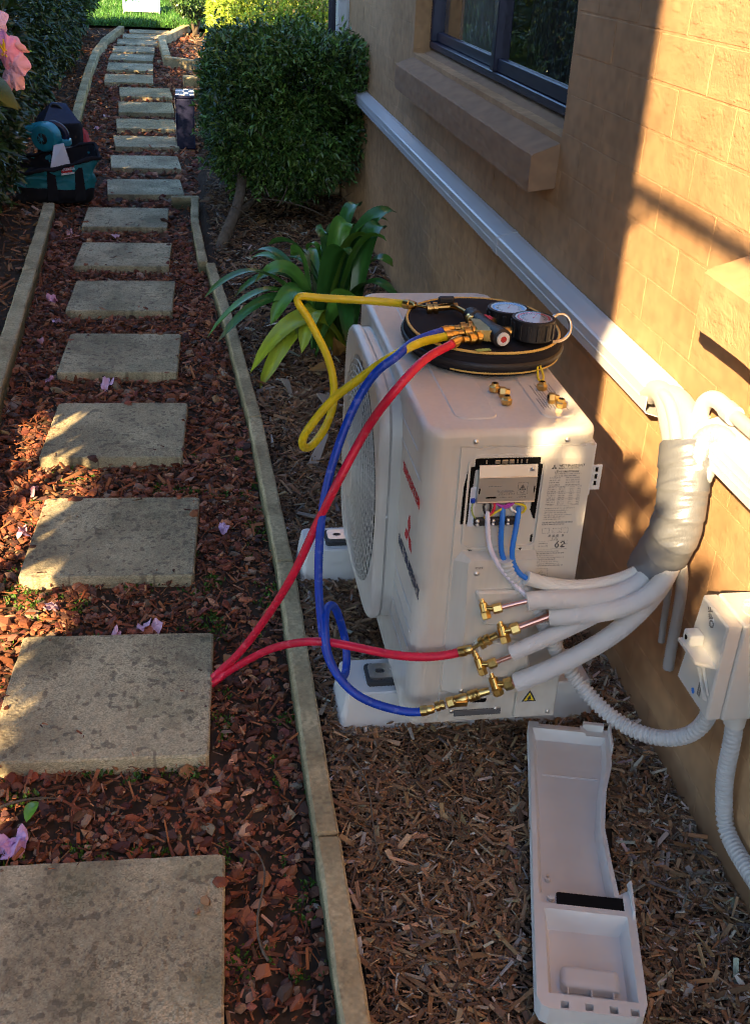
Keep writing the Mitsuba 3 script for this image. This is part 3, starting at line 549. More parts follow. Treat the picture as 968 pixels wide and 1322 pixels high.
# wires, clamps
for pts, r, mat in (([(-.170, -.006, .576), (-.167, -.011, .566), (-.171, -.012, .555), (-.182, -.010, .546)], .0022, 'm_redhose'), ([(-.180, -.005, .574), (-.185, -.009, .566), (-.183, -.010, .556), (-.178, -.008, .551)], .002, 'm_black'),
                    ([(-.176, -.005, .574), (-.173, -.009, .564), (-.175, -.010, .556), (-.180, -.009, .548)], .002, 'm_black'), ([(-.183, -.008, .544), (-.172, -.010, .549), (-.160, -.010, .557), (-.150, -.009, .562)], .002, 'm_yellowhose'),
                    ([(-.165, -.006, .572), (-.155, -.01, .567), (-.146, -.010, .568), (-.138, -.006, .573)], .0024, 'm_purple'), ([(-.158, -.006, .566), (-.148, -.010, .563), (-.138, -.010, .568), (-.131, -.006, .574)], .0024, 'm_purple'),
                    ([(-.134, -.006, .573), (-.138, -.010, .563), (-.132, -.010, .556), (-.122, -.008, .551)], .0022, 'm_white'), ([(-.132, -.006, .570), (-.120, -.010, .568), (-.112, -.010, .563), (-.114, -.010, .555), (-.122, -.008, .551)], .0018, 'm_yellowhose'),
                    ([(-.203, -.004, .570), (-.205, -.008, .560), (-.201, -.008, .548), (-.196, -.006, .542)], .0014, 'm_greenwire')):
    if mat not in scene: P(mat, {'m_purple': (.35, .04, .33), 'm_greenwire': (.30, .38, .10)}[mat], .4)
    put('wire', tube(spline(pts, 24), r, 8), mat, U, smooth=60)
put('wire_boot', rbox(-.2075, -.2, -.008, -.002, .571, .580, .002), 'm_bluehose', U, smooth=40)
put('clear_holder', cbox(-.2095, -.199, -.004, -.0015, .525, .60, .002), 'm_clear', U)
for x, w in ((-.1900, .018), (-.1625, .018), (-.1365, .018)):
    ck = put('cable_clamp', cbox(x - .0095, x + .0165, -.012, -.002, .529, .543, .003), 'm_black', U)
    for z in (.5325, .5395): put('clamp_screw', lathe((x - .0045, -.011, z), (x - .0045, -.0155, z), [(0, .0034), (.003, .003), (.0044, .0006)], 12), 'm_chrome', ck, smooth=40)
one('cable', tube(spline([(-.178, -.008, .556), (-.177, -.0135, .536), (-.172, -.018, .50), (-.151, -.024, .456), (-.118, -.032, .419), (-.095, -.04, .399), (-.06, -.052, .388)], 60), .0058, 12, .75), 'm_whitecable', 'white twin cable leaving the left black clamp under the terminal cover', 'cable', smooth=60)
one('cable', tube(spline([(-.151, -.006, .562), (-.1515, -.0135, .536), (-.1515, -.017, .51), (-.147, -.02, .478), (-.138, -.022, .462)], 40), .0058, 12, .8), 'm_bluecable', 'blue cable from the middle clamp entering the ribbed conduit', 'cable', smooth=60)
one('cable', tube(spline([(-.123, -.006, .562), (-.125, -.0135, .536), (-.129, -.02, .51), (-.130, -.026, .475), (-.119, -.032, .449), (-.098, -.035, .434)], 40), .0058, 12, .8), 'm_bluecable', 'blue cable from the right clamp curving into the smooth beige conduit', 'cable', smooth=60)
P('m_beigeconduit', (.66, .64, .585), .45)
one('ribbed_conduit', ribbed([(-.103, -.035, .437), (-.058, -.038, .423), (-.003, -.04, .417), (.049, -.035, .42), (.095, -.035, .437), (.125, -.04, .48)], .0125, .004, .05), 'm_beigeconduit', 'beige finely ribbed conduit swallowing a blue cable and running to the taped bundle', 'conduit', smooth=60)
# valve side
vp = hull([V(x, 0, z) for x, z in ((-.2305, .458), (-.216, .478), (-.082, .474), (-.082, .178), (-.2305, .178))] + [V(x, -.0245, z) for x, z in ((-.206, .464), (-.201, .469), (-.084, .467), (-.084, .180), (-.196, .180))])
put('valve_cover_plate', vp, 'm_cream', U, smooth=20)
put('plate_catch', xf(prism(rrect(-.193, .452, -.180, .456, .001).difference(rrect(-.192, .453, -.181, .455, .0008)), .0005), NEAR(-.0243)), 'm_greyink', U)
for a in (-.207, -.118): put('latch_slot', xf(prism(Polygon([(a, .479), (a + .012, .482), (a + .008, .474), (a + .005, .478)]), .0006), NEAR(-.0029)), 'm_hole', U)
screw(U, -.190, .443, -.0245); screw(U, -.166, .505, -.0029, .002)
def pad(x, z, w, h, sk):
    poly = Polygon([(x, z), (x + w, z - .002), (x + w + sk, z - h), (x + sk, z - h)]).buffer(.006, 4)
    put('valve_bracket', xf(chamfer_prism(poly, .011, .004), NEAR(-.0243)), 'm_cream', U, smooth=30)
pad(-.183, .405, .088, .060, .020); pad(-.176, .298, .080, .070, .022)
for x, z in ((-.196, .190), (-.088, .205)): screw(U, x, z, -.0235)
put('lower_panel', xf(chamfer_prism(rrect(-.083, .106, -.004, .212, .003), .010, .002), NEAR(0.0002)), 'm_cream', U, smooth=25); screw(U, -.018, .118, -.010)
put('lower_slot', xf(prism(sbox(-.073, .205, -.053, .2085), .0006), NEAR(-.0099)), 'm_hole', U)
put('base_strip', cbox(-.231, -.086, -.0045, .001, .106, .172, .001), 'm_cream', U)
put('base_slot', cbox(-.200, -.110, -.0085, -.0046, .117, .130, .002), 'm_darkgrey', U); put('base_slot', cbox(-.165, -.140, -.0060, -.0046, .146, .154, .0005), 'm_hole', U)
put('base_slot', cbox(-.219, -.213, -.0052, -.0031, .195, .215, .0004), 'm_hole', U)
put('pipe_gap', cbox(-.080, -.006, -.0018, .002, .214, .402, .0005), 'm_cream_in', U)
for x in (-.205, -.120): screw(U, x, .128, -.0046)
sg = put('warning_sign', xf(prism(Polygon([(-.0705, .146), (-.0455, .146), (-.058, .1695)]).buffer(.001), .0006), NEAR(-.0102)), 'm_ink', U, label='yellow triangular flammable warning sign')
put('sign_face', xf(prism(Polygon([(-.0705, .146), (-.0455, .146), (-.058, .1695)]).buffer(-.0016), .0005), NEAR(-.0106)), 'm_signyellow', sg)
put('flame_mark', [xf(prism(Polygon([(-.0605, .1495), (-.0555, .1495), (-.0543, .153), (-.0563, .1568), (-.0568, .1605), (-.0592, .157), (-.0595, .1545), (-.0606, .1555), (-.0617, .1525)]), .0004), NEAR(-.0110)), xf(prism(sbox(-.0622, .1474, -.0538, .1486), .0004), NEAR(-.0110))], 'm_ink', sg)
# rating label
lb = put('rating_label', xf(prism(rrect(-.0795, .408, -.004, .650, .001), .0005), NEAR(-.0030)), 'm_cream_in', U, label='printed rating label with a dark three diamond logo and the number 62')
NL = lambda x, z: frame(V(x, -.0034, z), V(1, 0, 0), V(0, 0, 1), V(0, -1, 0))
def diamonds(M, s, mat, parent, name='diamond_logo'):
    ds = []
    for a in (90, 210, 330):
        a = math.radians(a); d = V(math.cos(a), math.sin(a)); e = V(-d[1], d[0]); q = [V(0, 0), d * s * .5 + e * s * .29, d * s, d * s * .5 - e * s * .29]; ds.append(xf(prism(Polygon(q), .0006), M))
    put(name, ds, mat, parent)
diamonds(NL(-.0683, .6335), .0052, 'm_ink', lb)
put('lettering', [text('MITSUBISHI', .0042, NL(-.0605, .6345), True, .0004, 1.25), text('HEAVY INDUSTRIES', .0021, NL(-.0605, .6305), True, .0004, 1.25), text('AIR-CONDITIONER', .0029, NL(-.0665, .6242), True, .0004, 1.1), text('62', .0115, NL(-.0500, .4775), True, .0004)], 'm_ink', lb)
put('letter', text('C', .0062, NL(-.0560, .493), False, .0004, 1.3), 'm_greyink', lb); put('letter', text('E', .0062, NL(-.0495, .493), False, .0004, 1.3), 'm_greyink', lb)
pr = []; r2 = np.random.default_rng(5)
def line(x0, x1, z, h=.0008): pr.append(xf(prism(sbox(x0, z, x1, z + h), .0003), NEAR(-.0034)))
def words(x0, x1, z, h=.0014):
    x = x0
    while x < x1: w = r2.uniform(.002, .007); line(x, min(x + w, x1), z, h); x += w + .0012
for z, a, b in ((.6205, -.066, -.02), (.6165, -.066, -.028)): words(a, b, z)
for z in np.arange(.5995, .614, .0045): words(-.074, -.055, z); words(-.045, -.02, z)
for z in (.5975, .585, .573, .5605): line(-.075, -.016, z, .0004)
for x in (-.075, -.0165): pr.append(xf(prism(sbox(x, .5605, x + .0004, .598), .0003), NEAR(-.0034)))
for z in np.arange(.5625, .5965, .0041): words(-.0735, -.06, z); words(-.055, -.043, z); words(-.036, -.028, z, .0012); words(-.022, -.018, z)
for z in np.arange(.533, .558, .0043): words(-.0755, -.0755 + r2.uniform(.025, .055), z)
words(-.077, -.022, .5265, .0022); words(-.077, -.036, .5225, .0022)
for x in (-.075, -.056, -.041): pr.append(xf(prism(rrect(x, .506, x + .013, .516, .001).difference(rrect(x + .0006, .5066, x + .0124, .5154, .001)), .0003), NEAR(-.0034)))
for x in (-.062, -.055, -.048, -.038): line(x, x + .004, .4985, .0045)
words(-.078, -.062, .485); words(-.078, -.06, .480); words(-.031, -.026, .483, .002); line(-.078, -.025, .4905, .0004); line(-.078, -.025, .474, .0004)
for k, z in enumerate(np.arange(.4395, .470, .0042)): words(-.079, -.0785 + [.05, .043, .042, .035, .05, .03, .05, .04][k % 8], z, .0012 if k % 3 else .0019)
put('small_print', pr, 'm_greyink', lb)
nt = put('notice', xf(prism(rrect(-.0785, .409, -.0545, .4345, .0008).difference(rrect(-.0780, .4095, -.055, .434, .0008)), .0003), NEAR(-.0035)), 'm_greyink', lb); tri(-.0665, .4255, .007, -.0035, 'm_greyink', lb)
put('notice_lines', [xf(prism(sbox(-.076, z, -.057, z + .0014), .0003), NEAR(-.0035)) for z in (.4205, .4165, .4125)], 'm_greyink', lb)
# bracket on the back edge
put('rear_bracket', [cbox(.0005, .0035, .004, .060, .575, .672, .001), cbox(.0036, .020, .004, .007, .585, .632, .001)], 'm_whiteplastic', U)
for z in (.594, .607, .620): put('bracket_hole', cbox(.008, .0125, .0030, .0039, z, z + .008, .0003), 'm_hole', U)
# front: dark-edged panel lines, lettering, fan guard
Fx = FRONT(X0 - .0004)
for z, y0, y1 in ((.640, .06, .24), (.600, .02, .20), (.335, .02, .19), (.295, .02, .20), (.255, .02, .22), (.215, .05, .24)):
    put('styling_line', xf(prism(sbox(-y1, z, -y0, z + .0022), .0012), Fx), 'm_whiteplastic', U)
put('lettering', text('INVERTER', .017, frame(V(X0 - .0004, .172, .551), V(0, -1, 0), V(0, 0, 1), V(-1, 0, 0)), True, .0009, 1.35), 'm_redink', U, label='red word INVERTER on the front')
diamonds(frame(V(X0 - .0004, .088, .462), V(0, -1, 0), V(0, 0, 1), V(-1, 0, 0)), .040, 'm_redink', U)
put('lettering', text('MITSUBISHI', .020, frame(V(X0 - .0004, .172, .398), V(0, -1, 0), V(0, 0, 1), V(-1, 0, 0)), True, .0009, 1.18), 'm_navyink', U, label='dark company lettering under the red logo')
GC = V(.438, .425)       # y, z of the fan centre
def sq(hy, hz, r, n=72):
    t = np.linspace(0, 2 * np.pi, n, endpoint=False); c, s = np.cos(t), np.sin(t); e = 2 / 5.5
    return np.c_[GC[0] + hy * np.sign(c) * abs(c) ** e, GC[1] + hz * np.sign(s) * abs(s) ** e]
def circ(r, n=72, cz=0):
    t = np.linspace(0, 2 * np.pi, n, endpoint=False); return np.c_[GC[0] + r * np.cos(t), GC[1] + cz + r * np.sin(t)]
def loft(rings):
    n = len(rings[0]); v = np.vstack(rings); f = []
    for a in range(len(rings) - 1):
        k = np.arange(n); k2 = (k + 1) % n; f.append(np.c_[a * n + k, a * n + k2, (a + 1) * n + k2, (a + 1) * n + k])
    return tm((v, np.vstack(f)))
R3 = lambda x, q: np.c_[np.full(len(q), x), q]
gd = put('fan_guard', loft([R3(-.3130, sq(.243, .256, 0)), R3(-.3135, sq(.247, .260, 0)), R3(-.326, sq(.247, .260, 0)), R3(-.332, sq(.242, .255, 0)), R3(-.3335, sq(.236, .249, 0)), R3(-.3335, circ(.237)), R3(-.331, circ(.2345)), R3(-.315, circ(.2340))]), 'm_cream', U, smooth=40)
put('guard_base', loft([R3(X0 + .001, sq(.244, .257, 0)), R3(X0 - .018, sq(.243, .256, 0)), R3(-.3115, sq(.240, .253, 0)), R3(-.3118, circ(.235))]), 'm_cream', gd, smooth=35)
rings_ = [tube(np.vstack([R3(-.3335 - .020 * (1 - (r / .234) ** 2), circ(r, 72)), R3(-.3335 - .020 * (1 - (r / .234) ** 2), circ(r, 72))[:1]]),   .00135, 5, caps=False) for r in np.arange(.067, .233, .0122)]
put('grille_ring', rings_, 'm_cream', gd, stuff=True, label='concentric rings of the fan grille')
sp = []
for k in range(48):
    a = 2 * np.pi * k / 48
    sp.append(tube([(-.3328 - .020 * (1 - (r / .234) ** 2), GC[0] + r * math.cos(a + s), GC[1] + r * math.sin(a + s)) for r, s in ((.055, 0), (.11, .05), (.17, .12), (.2350, .20))], .0011, 5, caps=False))
put('grille_spoke', sp, 'm_cream', gd, stuff=True, label='curved spokes of the fan grille')
put('hub', lathe((-.346, GC[0], GC[1]), (-.357, GC[0], GC[1]), [(0, .060), (.008, .060), (.0105, .057), (.011, .001)], 40), 'm_cream', gd, smooth=40)
put('fan_recess', lathe((X0 - .0008, GC[0], GC[1]), (X0 - .002, GC[0], GC[1]), [(0, .232), (.0006, .232)], 40), 'm_hole', gd)
for k in range(3):
    a = 2 * np.pi * k / 3 + .4; pts = []
    for s in np.linspace(0, 1, 8):
        for r in (.05, .13, .205): pts.append((-.297 - .009 * s, GC[0] + r * math.cos(a + s * 1.1), GC[1] + r * math.sin(a + s * 1.1)))
    f = [[3 * i_ + j_, 3 * i_ + j_ + 1, 3 * i_ + j_ + 4, 3 * i_ + j_ + 3] for i_ in range(7) for j_ in range(2)]
    put('fan_blade', (np.array(pts), np.array(f)), 'm_darkgrey', gd, smooth=True)
put('guard_screw', lathe((-.312, .1945, .44), (-.3165, .1945, .44), [(0, .004), (.003, .0035), (.004, .0008)], 10), 'm_steel', gd)
# brass valves on the side
def knob(p0, p1, r): return lathe(p0, p1, [(0, r * .8), (.001, r), (.0045, r), (.0055, r * .72), (.007, r * .72), (.008, r), (.0125, r), (.0135, r * .8)], 18)
for (A, B, C, D), rp, rn, rs in ((((-.180, -.0255, .4015), (-.170, -.047, .366), (-.154, -.05, .386), (-.098, -.055, .403)), .0042, .0088, .9), (((-.142, -.0255, .350), (-.130, -.047, .313), (-.117, -.05, .341), (-.050, -.055, .371)), .0060, .0105, 1.05),
                                 (((-.180, -.0255, .282), (-.165, -.047, .245), (-.151, -.05, .268), (-.112, -.055, .288)), .0042, .0088, .9), (((-.147, -.0255, .237), (-.131, -.047, .196), (-.116, -.05, .220), (-.095, -.055, .231)), .0070, .0115, 1.05)):
    A, B, C, D = (V(*q) for q in (A, B, C, D)); L = np.linalg.norm(B - A); M_ = A + (B - A) * .62; e = unit(D - C)
    vk = put('service_valve', lathe(A, B, [(0, .0055 * rs), (.004, .0062 * rs), (.005, .0076 * rs), (.010, .0076 * rs), (.011, .0060 * rs), (.016, .0058 * rs), (.017, .0080 * rs), (L - .012, .0084 * rs), (L - .011, .0092 * rs)], 20), 'm_brass', U, smooth=35)
    put('cap_nut', hexnut(B - unit(B - A) * .011, B + unit(B - A) * .003, .0098 * rs), 'm_brass', vk)
    put('flare_nut', hexnut(C - e * .008, C + e * .0085, rn), 'm_brass', vk); put('neck', lathe(M_, C, [(0, .006 * rs), (np.linalg.norm(C - M_), .006 * rs)], 14), 'm_brass', vk, smooth=40)
    put('copper_pipe', tube(spline([C, C + e * .02, D - e * .01, D + e * .02], 16), rp, 14), 'm_copper', vk, smooth=50)
# feet
for n, (y0, y1, xa, what) in enumerate(((.105, .235, -.398, 'nearest the camera, with a black rubber pad'), (.665, .795, -.425, 'at the far end, half hidden by the hoses'))):
    t = thing('mounting_block', f'white plastic mounting block under the unit, {what}', 'mounting block', 'mounting blocks under the unit')
    xb = .125
    put('block', hull(np.vstack([np.c_[np.array(rrect(xa - .008, y0 - .010, xb + .008, y1 + .010, .014).exterior.coords), np.full(29 if False else len(rrect(xa - .008, y0 - .010, xb + .008, y1 + .010, .014).exterior.coords), -.03)],
        np.c_[np.array(rrect(xa + .010, y0 + .008, xb - .01, y1 - .008, .010).exterior.coords), np.full(len(rrect(xa + .010, y0 + .008, xb - .01, y1 - .008, .010).exterior.coords), .086)], np.c_[np.array(rrect(xa + .013, y0 + .011, xb - .013, y1 - .011, .010).exterior.coords), np.full(len(rrect(xa + .013, y0 + .011, xb - .013, y1 - .011, .010).exterior.coords), .089)]])), 'm_whiteplastic', t, smooth=30)
    px0 = -.342 if n == 0 else -.362; py = y0 + .028
    pk = put('rubber_pad', xf(chamfer_prism(rrect(px0, py, px0 + .085, py + .066, .008), .010, .002), frame(V(0, 0, .0885), V(1, 0, 0), V(0, 1, 0), V(0, 0, 1))), 'm_rubber', t, smooth=30)
    put('foot_plate', xf(prism(rrect(px0 + .006, py + .010, px0 + .10, py + .058, .010).difference(rrect(px0 + .02, py + .026, px0 + .038, py + .040, .006)), .004), frame(V(0, 0, .0987), V(1, 0, 0), V(0, 1, 0), V(0, 0, 1))), 'm_steel', t)
    put('bolt', hexnut((px0 + .055, py + .034, .1025), (px0 + .055, py + .034, .109), .008), 'm_steel', t)

# ---------------------------------------------------------------- hoses and gauges on the lid
t = thing('gauge_case', 'round black zip case with yellow piping lying on the lid of the unit', 'case')
def ell(a, b, z, e=2., n=80, tz=0.):
    q = np.linspace(0, 2 * np.pi, n, endpoint=False); c, s = np.cos(q), np.sin(q)
    return np.c_[-.108 + a * np.sign(c) * abs(c) ** (2 / e), .392 + b * np.sign(s) * abs(s) ** (2 / e), z + tz * s]
A_, B_ = .150, .172
put('pouch', hull(np.vstack([ell(A_ - .012, B_ - .012, .706, 2.2), ell(A_ - .002, B_ - .002, .714, 2.2), ell(A_, B_, .726, 2.2), ell(A_ - .001, B_ - .001, .744, 2.2), ell(A_ - .010, B_ - .010, .753, 2.2), ell(A_ - .05, B_ - .05, .7565, 2.2)])), 'm_fabric', t, smooth=30)
cl = lambda q: np.vstack([q, q[:1]])
put('top_piping', tube(cl(ell(A_ - .006, B_ - .006, .7520, 2.2)), .0027, 8, caps=False), 'm_piping', t, smooth=60)
put('zip', tube(cl(ell(A_ + .0005, B_ + .0005, .728, 2.2)), .0045, 8, 1.4, caps=False), 'm_black', t, smooth=60)
e = ell(A_ - .003, B_ - .003, .7145, 2.2); put('lower_piping', tube(e[52:80], .0022, 8), 'm_piping', t, smooth=60)
put('zip_pull', [tube(spline([(-.036, .246, .731), (-.034, .228, .722), (-.036, .205, .708), (-.042, .203, .7075), (-.042, .222, .719), (-.040, .244, .730)], 30), .0019, 8), cbox(-.045, -.031, .240, .252, .722, .735, .003)], 'm_signyellow', t, label='yellow zip pull hanging from the case')
t = thing('manifold_gauge', 'black and brass manifold with two round black gauges lying on the zip case', 'gauge')
ma, mb = V(-.134, .392, .772), V(-.108, .240, .774); md = unit(mb - ma); mn = V(md[1], -md[0], 0)
put('manifold_body', lathe(ma, mb, [(0, .012), (.004, .0155), (.030, .0155), (.032, .011), (.038, .011), (.040, .0150), (.118, .0150), (.121, .0170), (.150, .0178), (.153, .014)], 20), 'm_black', t, smooth=35)
put('knob_cap', lathe(mb - md * .002, mb + md * .0025, [(0, .0125), (.0035, .0125), (.0045, .008)], 20), 'm_whiteplastic', t, smooth=30); put('knob_mark', lathe(mb + md * .002, mb + md * .0031, [(0, .006), (.001, .006)], 12), 'm_redink', t)
put('red_mark', [xf(prism(sbox(0, 0, .030, .0055), .0006), frame(ma + md * .055 + V(0, 0, .0150) - mn * .003, md, np.cross(V(0, 0, 1), md), V(0, 0, 1))), xf(prism(sbox(.006, .007, .026, .010), .0006), frame(ma + md * .055 + V(0, 0, .0148) - mn * .003, md, np.cross(V(0, 0, 1), md), V(0, 0, 1)))], 'm_redink', t)
put('green_mark', xf(prism(sbox(0, 0, .03, .012), .001), frame(V(-.158, .222, .7570), V(.9, .2, 0), V(-.2, .9, 0), V(0, 0, 1))), 'm_greenwire', t)
put('brass_block', hull([V(-.150, .262, .764), V(-.122, .255, .764), V(-.118, .325, .764), V(-.150, .335, .764), V(-.150, .262, .784), V(-.124, .257, .784), V(-.120, .322, .784), V(-.149, .33, .784)]), 'm_brass', t)
for k, (q, d) in enumerate((((-.142, .262, .772), (-1, -.28, -.10)), ((-.143, .287, .773), (-1, -.06, -.09)), ((-.144, .312, .773), (-1, .02, -.09)))):
    q, d = V(*q), unit(V(*d)); put('hose_port', lathe(q, q + d * .04, [(0, .0075), (.004, .0075), (.005, .0118), (.012, .0118), (.013, .0078), (.017, .0078), (.018, .0112), (.027, .0112), (.028, .0065), (.038, .0065)], 16), 'm_brass', t, smooth=30)
for gx_, gy_, gz_, what in ((-.061, .383, .788, 'far gauge'), (-.042, .280, .802, 'near gauge')):
    g = put('gauge', lathe((gx_, gy_, gz_ - .040), (gx_, gy_, gz_), [(0, .034), (.003, .0385), (.036, .0400), (.039, .0400), (.040, .0375), (.0402, .035), (.0375, .0345), (.0376, .001)], 40), 'm_black', t, smooth=35)
    P('m_dial', (.40, .41, .44), .4)
    put('dial', lathe((gx_, gy_, gz_ - .0024), (gx_, gy_, gz_ - .0014), [(0, .0342), (.0008, .0342)], 40), 'm_dial', g)
    put('dial_band', xf(prism(Point(0, 0).buffer(.031).difference(Point(0, 0).buffer(.0262)).intersection(Polygon([(0, 0), (.05, -.03), (.05, .05), (-.05, .05), (-.05, -.03)])), .0003), frame(V(gx_, gy_, gz_ - .0014), V(1, 0, 0), V(0, 1, 0), V(0, 0, 1))), 'm_bluecable' if gy_ > .3 else 'm_redink', g)
    ticks = [xf(prism(sbox(.019, -.0006, .0250, .0006), .0003), frame(V(gx_, gy_, gz_ - .0013), V(math.cos(a), math.sin(a), 0), V(-math.sin(a), math.cos(a), 0), V(0, 0, 1))) for a in np.linspace(-.7, 3.84, 22)]
    put('tick_marks', ticks, 'm_ink', g); put('needle', xf(prism(Polygon([(-.006, -.0012), (-.006, .0012), (.024, 0)]), .0004), frame(V(gx_, gy_, gz_ - .0008), V(.5, .86, 0), V(-.86, .5, 0), V(0, 0, 1))), 'm_redink', g)
    put('lens', (np.vstack([np.c_[.0345 * np.cos(np.linspace(0, 6.2832, 40, endpoint=False)) + gx_, .0345 * np.sin(np.linspace(0, 6.2832, 40, endpoint=False)) + gy_, np.full(40, gz_ + .0002)], [[gx_, gy_, gz_ + .0002]]]), np.c_[np.arange(40), (np.arange(40) + 1) % 40, np.full(40, 40)]), 'm_glass', g)
    put('grip', [cbox(-.003, .003, .0385, .0412, -.034, -.005, .0008) for _ in ()] or [xf(cbox(-.0035, .0035, .038, .0414, -.035, -.006, .001), frame(V(gx_, gy_, gz_), V(math.cos(a), math.sin(a), 0), V(-math.sin(a), math.cos(a), 0), V(0, 0, 1))) for a in np.arange(0, 6.28, 6.2832 / 14)], 'm_black', g)
    put('stem', lathe((gx_, gy_, gz_ - .028), tuple(ma + md * (.05 if gy_ > .3 else .11)), [(0, .009), (np.linalg.norm(ma + md * (.05 if gy_ > .3 else .11) - V(gx_, gy_, gz_ - .028)), .009)], 12), 'm_brass', g)
hk = spline([(-.004, .295, .785), (.008, .305, .797), (.026, .305, .797), (.036, .297, .782), (.030, .286, .765), (.012, .276, .757), (-.004, .272, .757)], 40)
put('hanging_hook', tube(hk, .0030, 10), 'm_chrome', t, smooth=60)
# hoses
YH = [(-.199, .282, .7665), (-.229, .272, .764), (-.261, .254, .762), (-.296, .238, .752), (-.325, .238, .735), (-.372, .255, .690), (-.41, .27, .65), (-.449, .27, .60), (-.465, .28, .561), (-.454, .30, .538), (-.422, .34, .549), (-.398, .38, .580), (-.39, .42, .613), (-.397, .46, .655), (-.419, .50, .698), (-.442, .52, .736), (-.4545, .53, .7565), (-.450, .531, .7635), (-.429, .53, .7635), (-.352, .52, .761), (-.275, .505, .760), (-.240, .487, .7615)]
BH = [(-.200, .309, .7665), (-.225, .298, .764), (-.250, .278, .763), (-.278, .252, .760), (-.304, .228, .748), (-.334, .222, .727), (-.364, .22, .685), (-.39, .20, .641), (-.412, .18, .59), (-.432, .16, .523), (-.444, .14, .438), (-.447, .12, .351), (-.443, .10, .278), (-.432, .08, .212), (-.41, .08, .162), (-.39, .12, .138), (-.385, .15, .168), (-.398, .15, .233), (-.416, .14, .281), (-.431, .115, .290), (-.438, .075, .274), (-.434, .045, .234), (-.413, .015, .20), (-.379, -.005, .174), (-.331, -.024, .161), (-.289, -.033, .155), (-.266, -.036, .1585)]
RH = [(-.197, .244, .7665), (-.217, .228, .763), (-.244, .200, .762), (-.272, .172, .755), (-.302, .152, .733), (-.336, .148, .690), (-.366, .17, .624), (-.408, .15, .55), (-.448, .15, .457), (-.488, .16, .348), (-.536, .20, .225), (-.589, .25, .106), (-.637, .316, .004), (-.6555, .306, -.012), (-.656, .297, -.012), (-.628, .305, .004), (-.588, .27, .06), (-.537, .20, .142), (-.483, .12, .214), (-.437, .07, .248), (-.385, .03, .261), (-.333, .0, .265), (-.28, -.02, .269), (-.233, -.03, .277), (-.205, -.035, .287)]
def ferrule(p, d, L, r, parent): return put('ferrule', lathe(p, V(*p) + d * L, [(0, r * 1.1), (L * .45, r * 1.1), (L * .5, r * .95), (L * .8, r * .95), (L, r * .7)], 16), 'm_brass', parent, smooth=30)
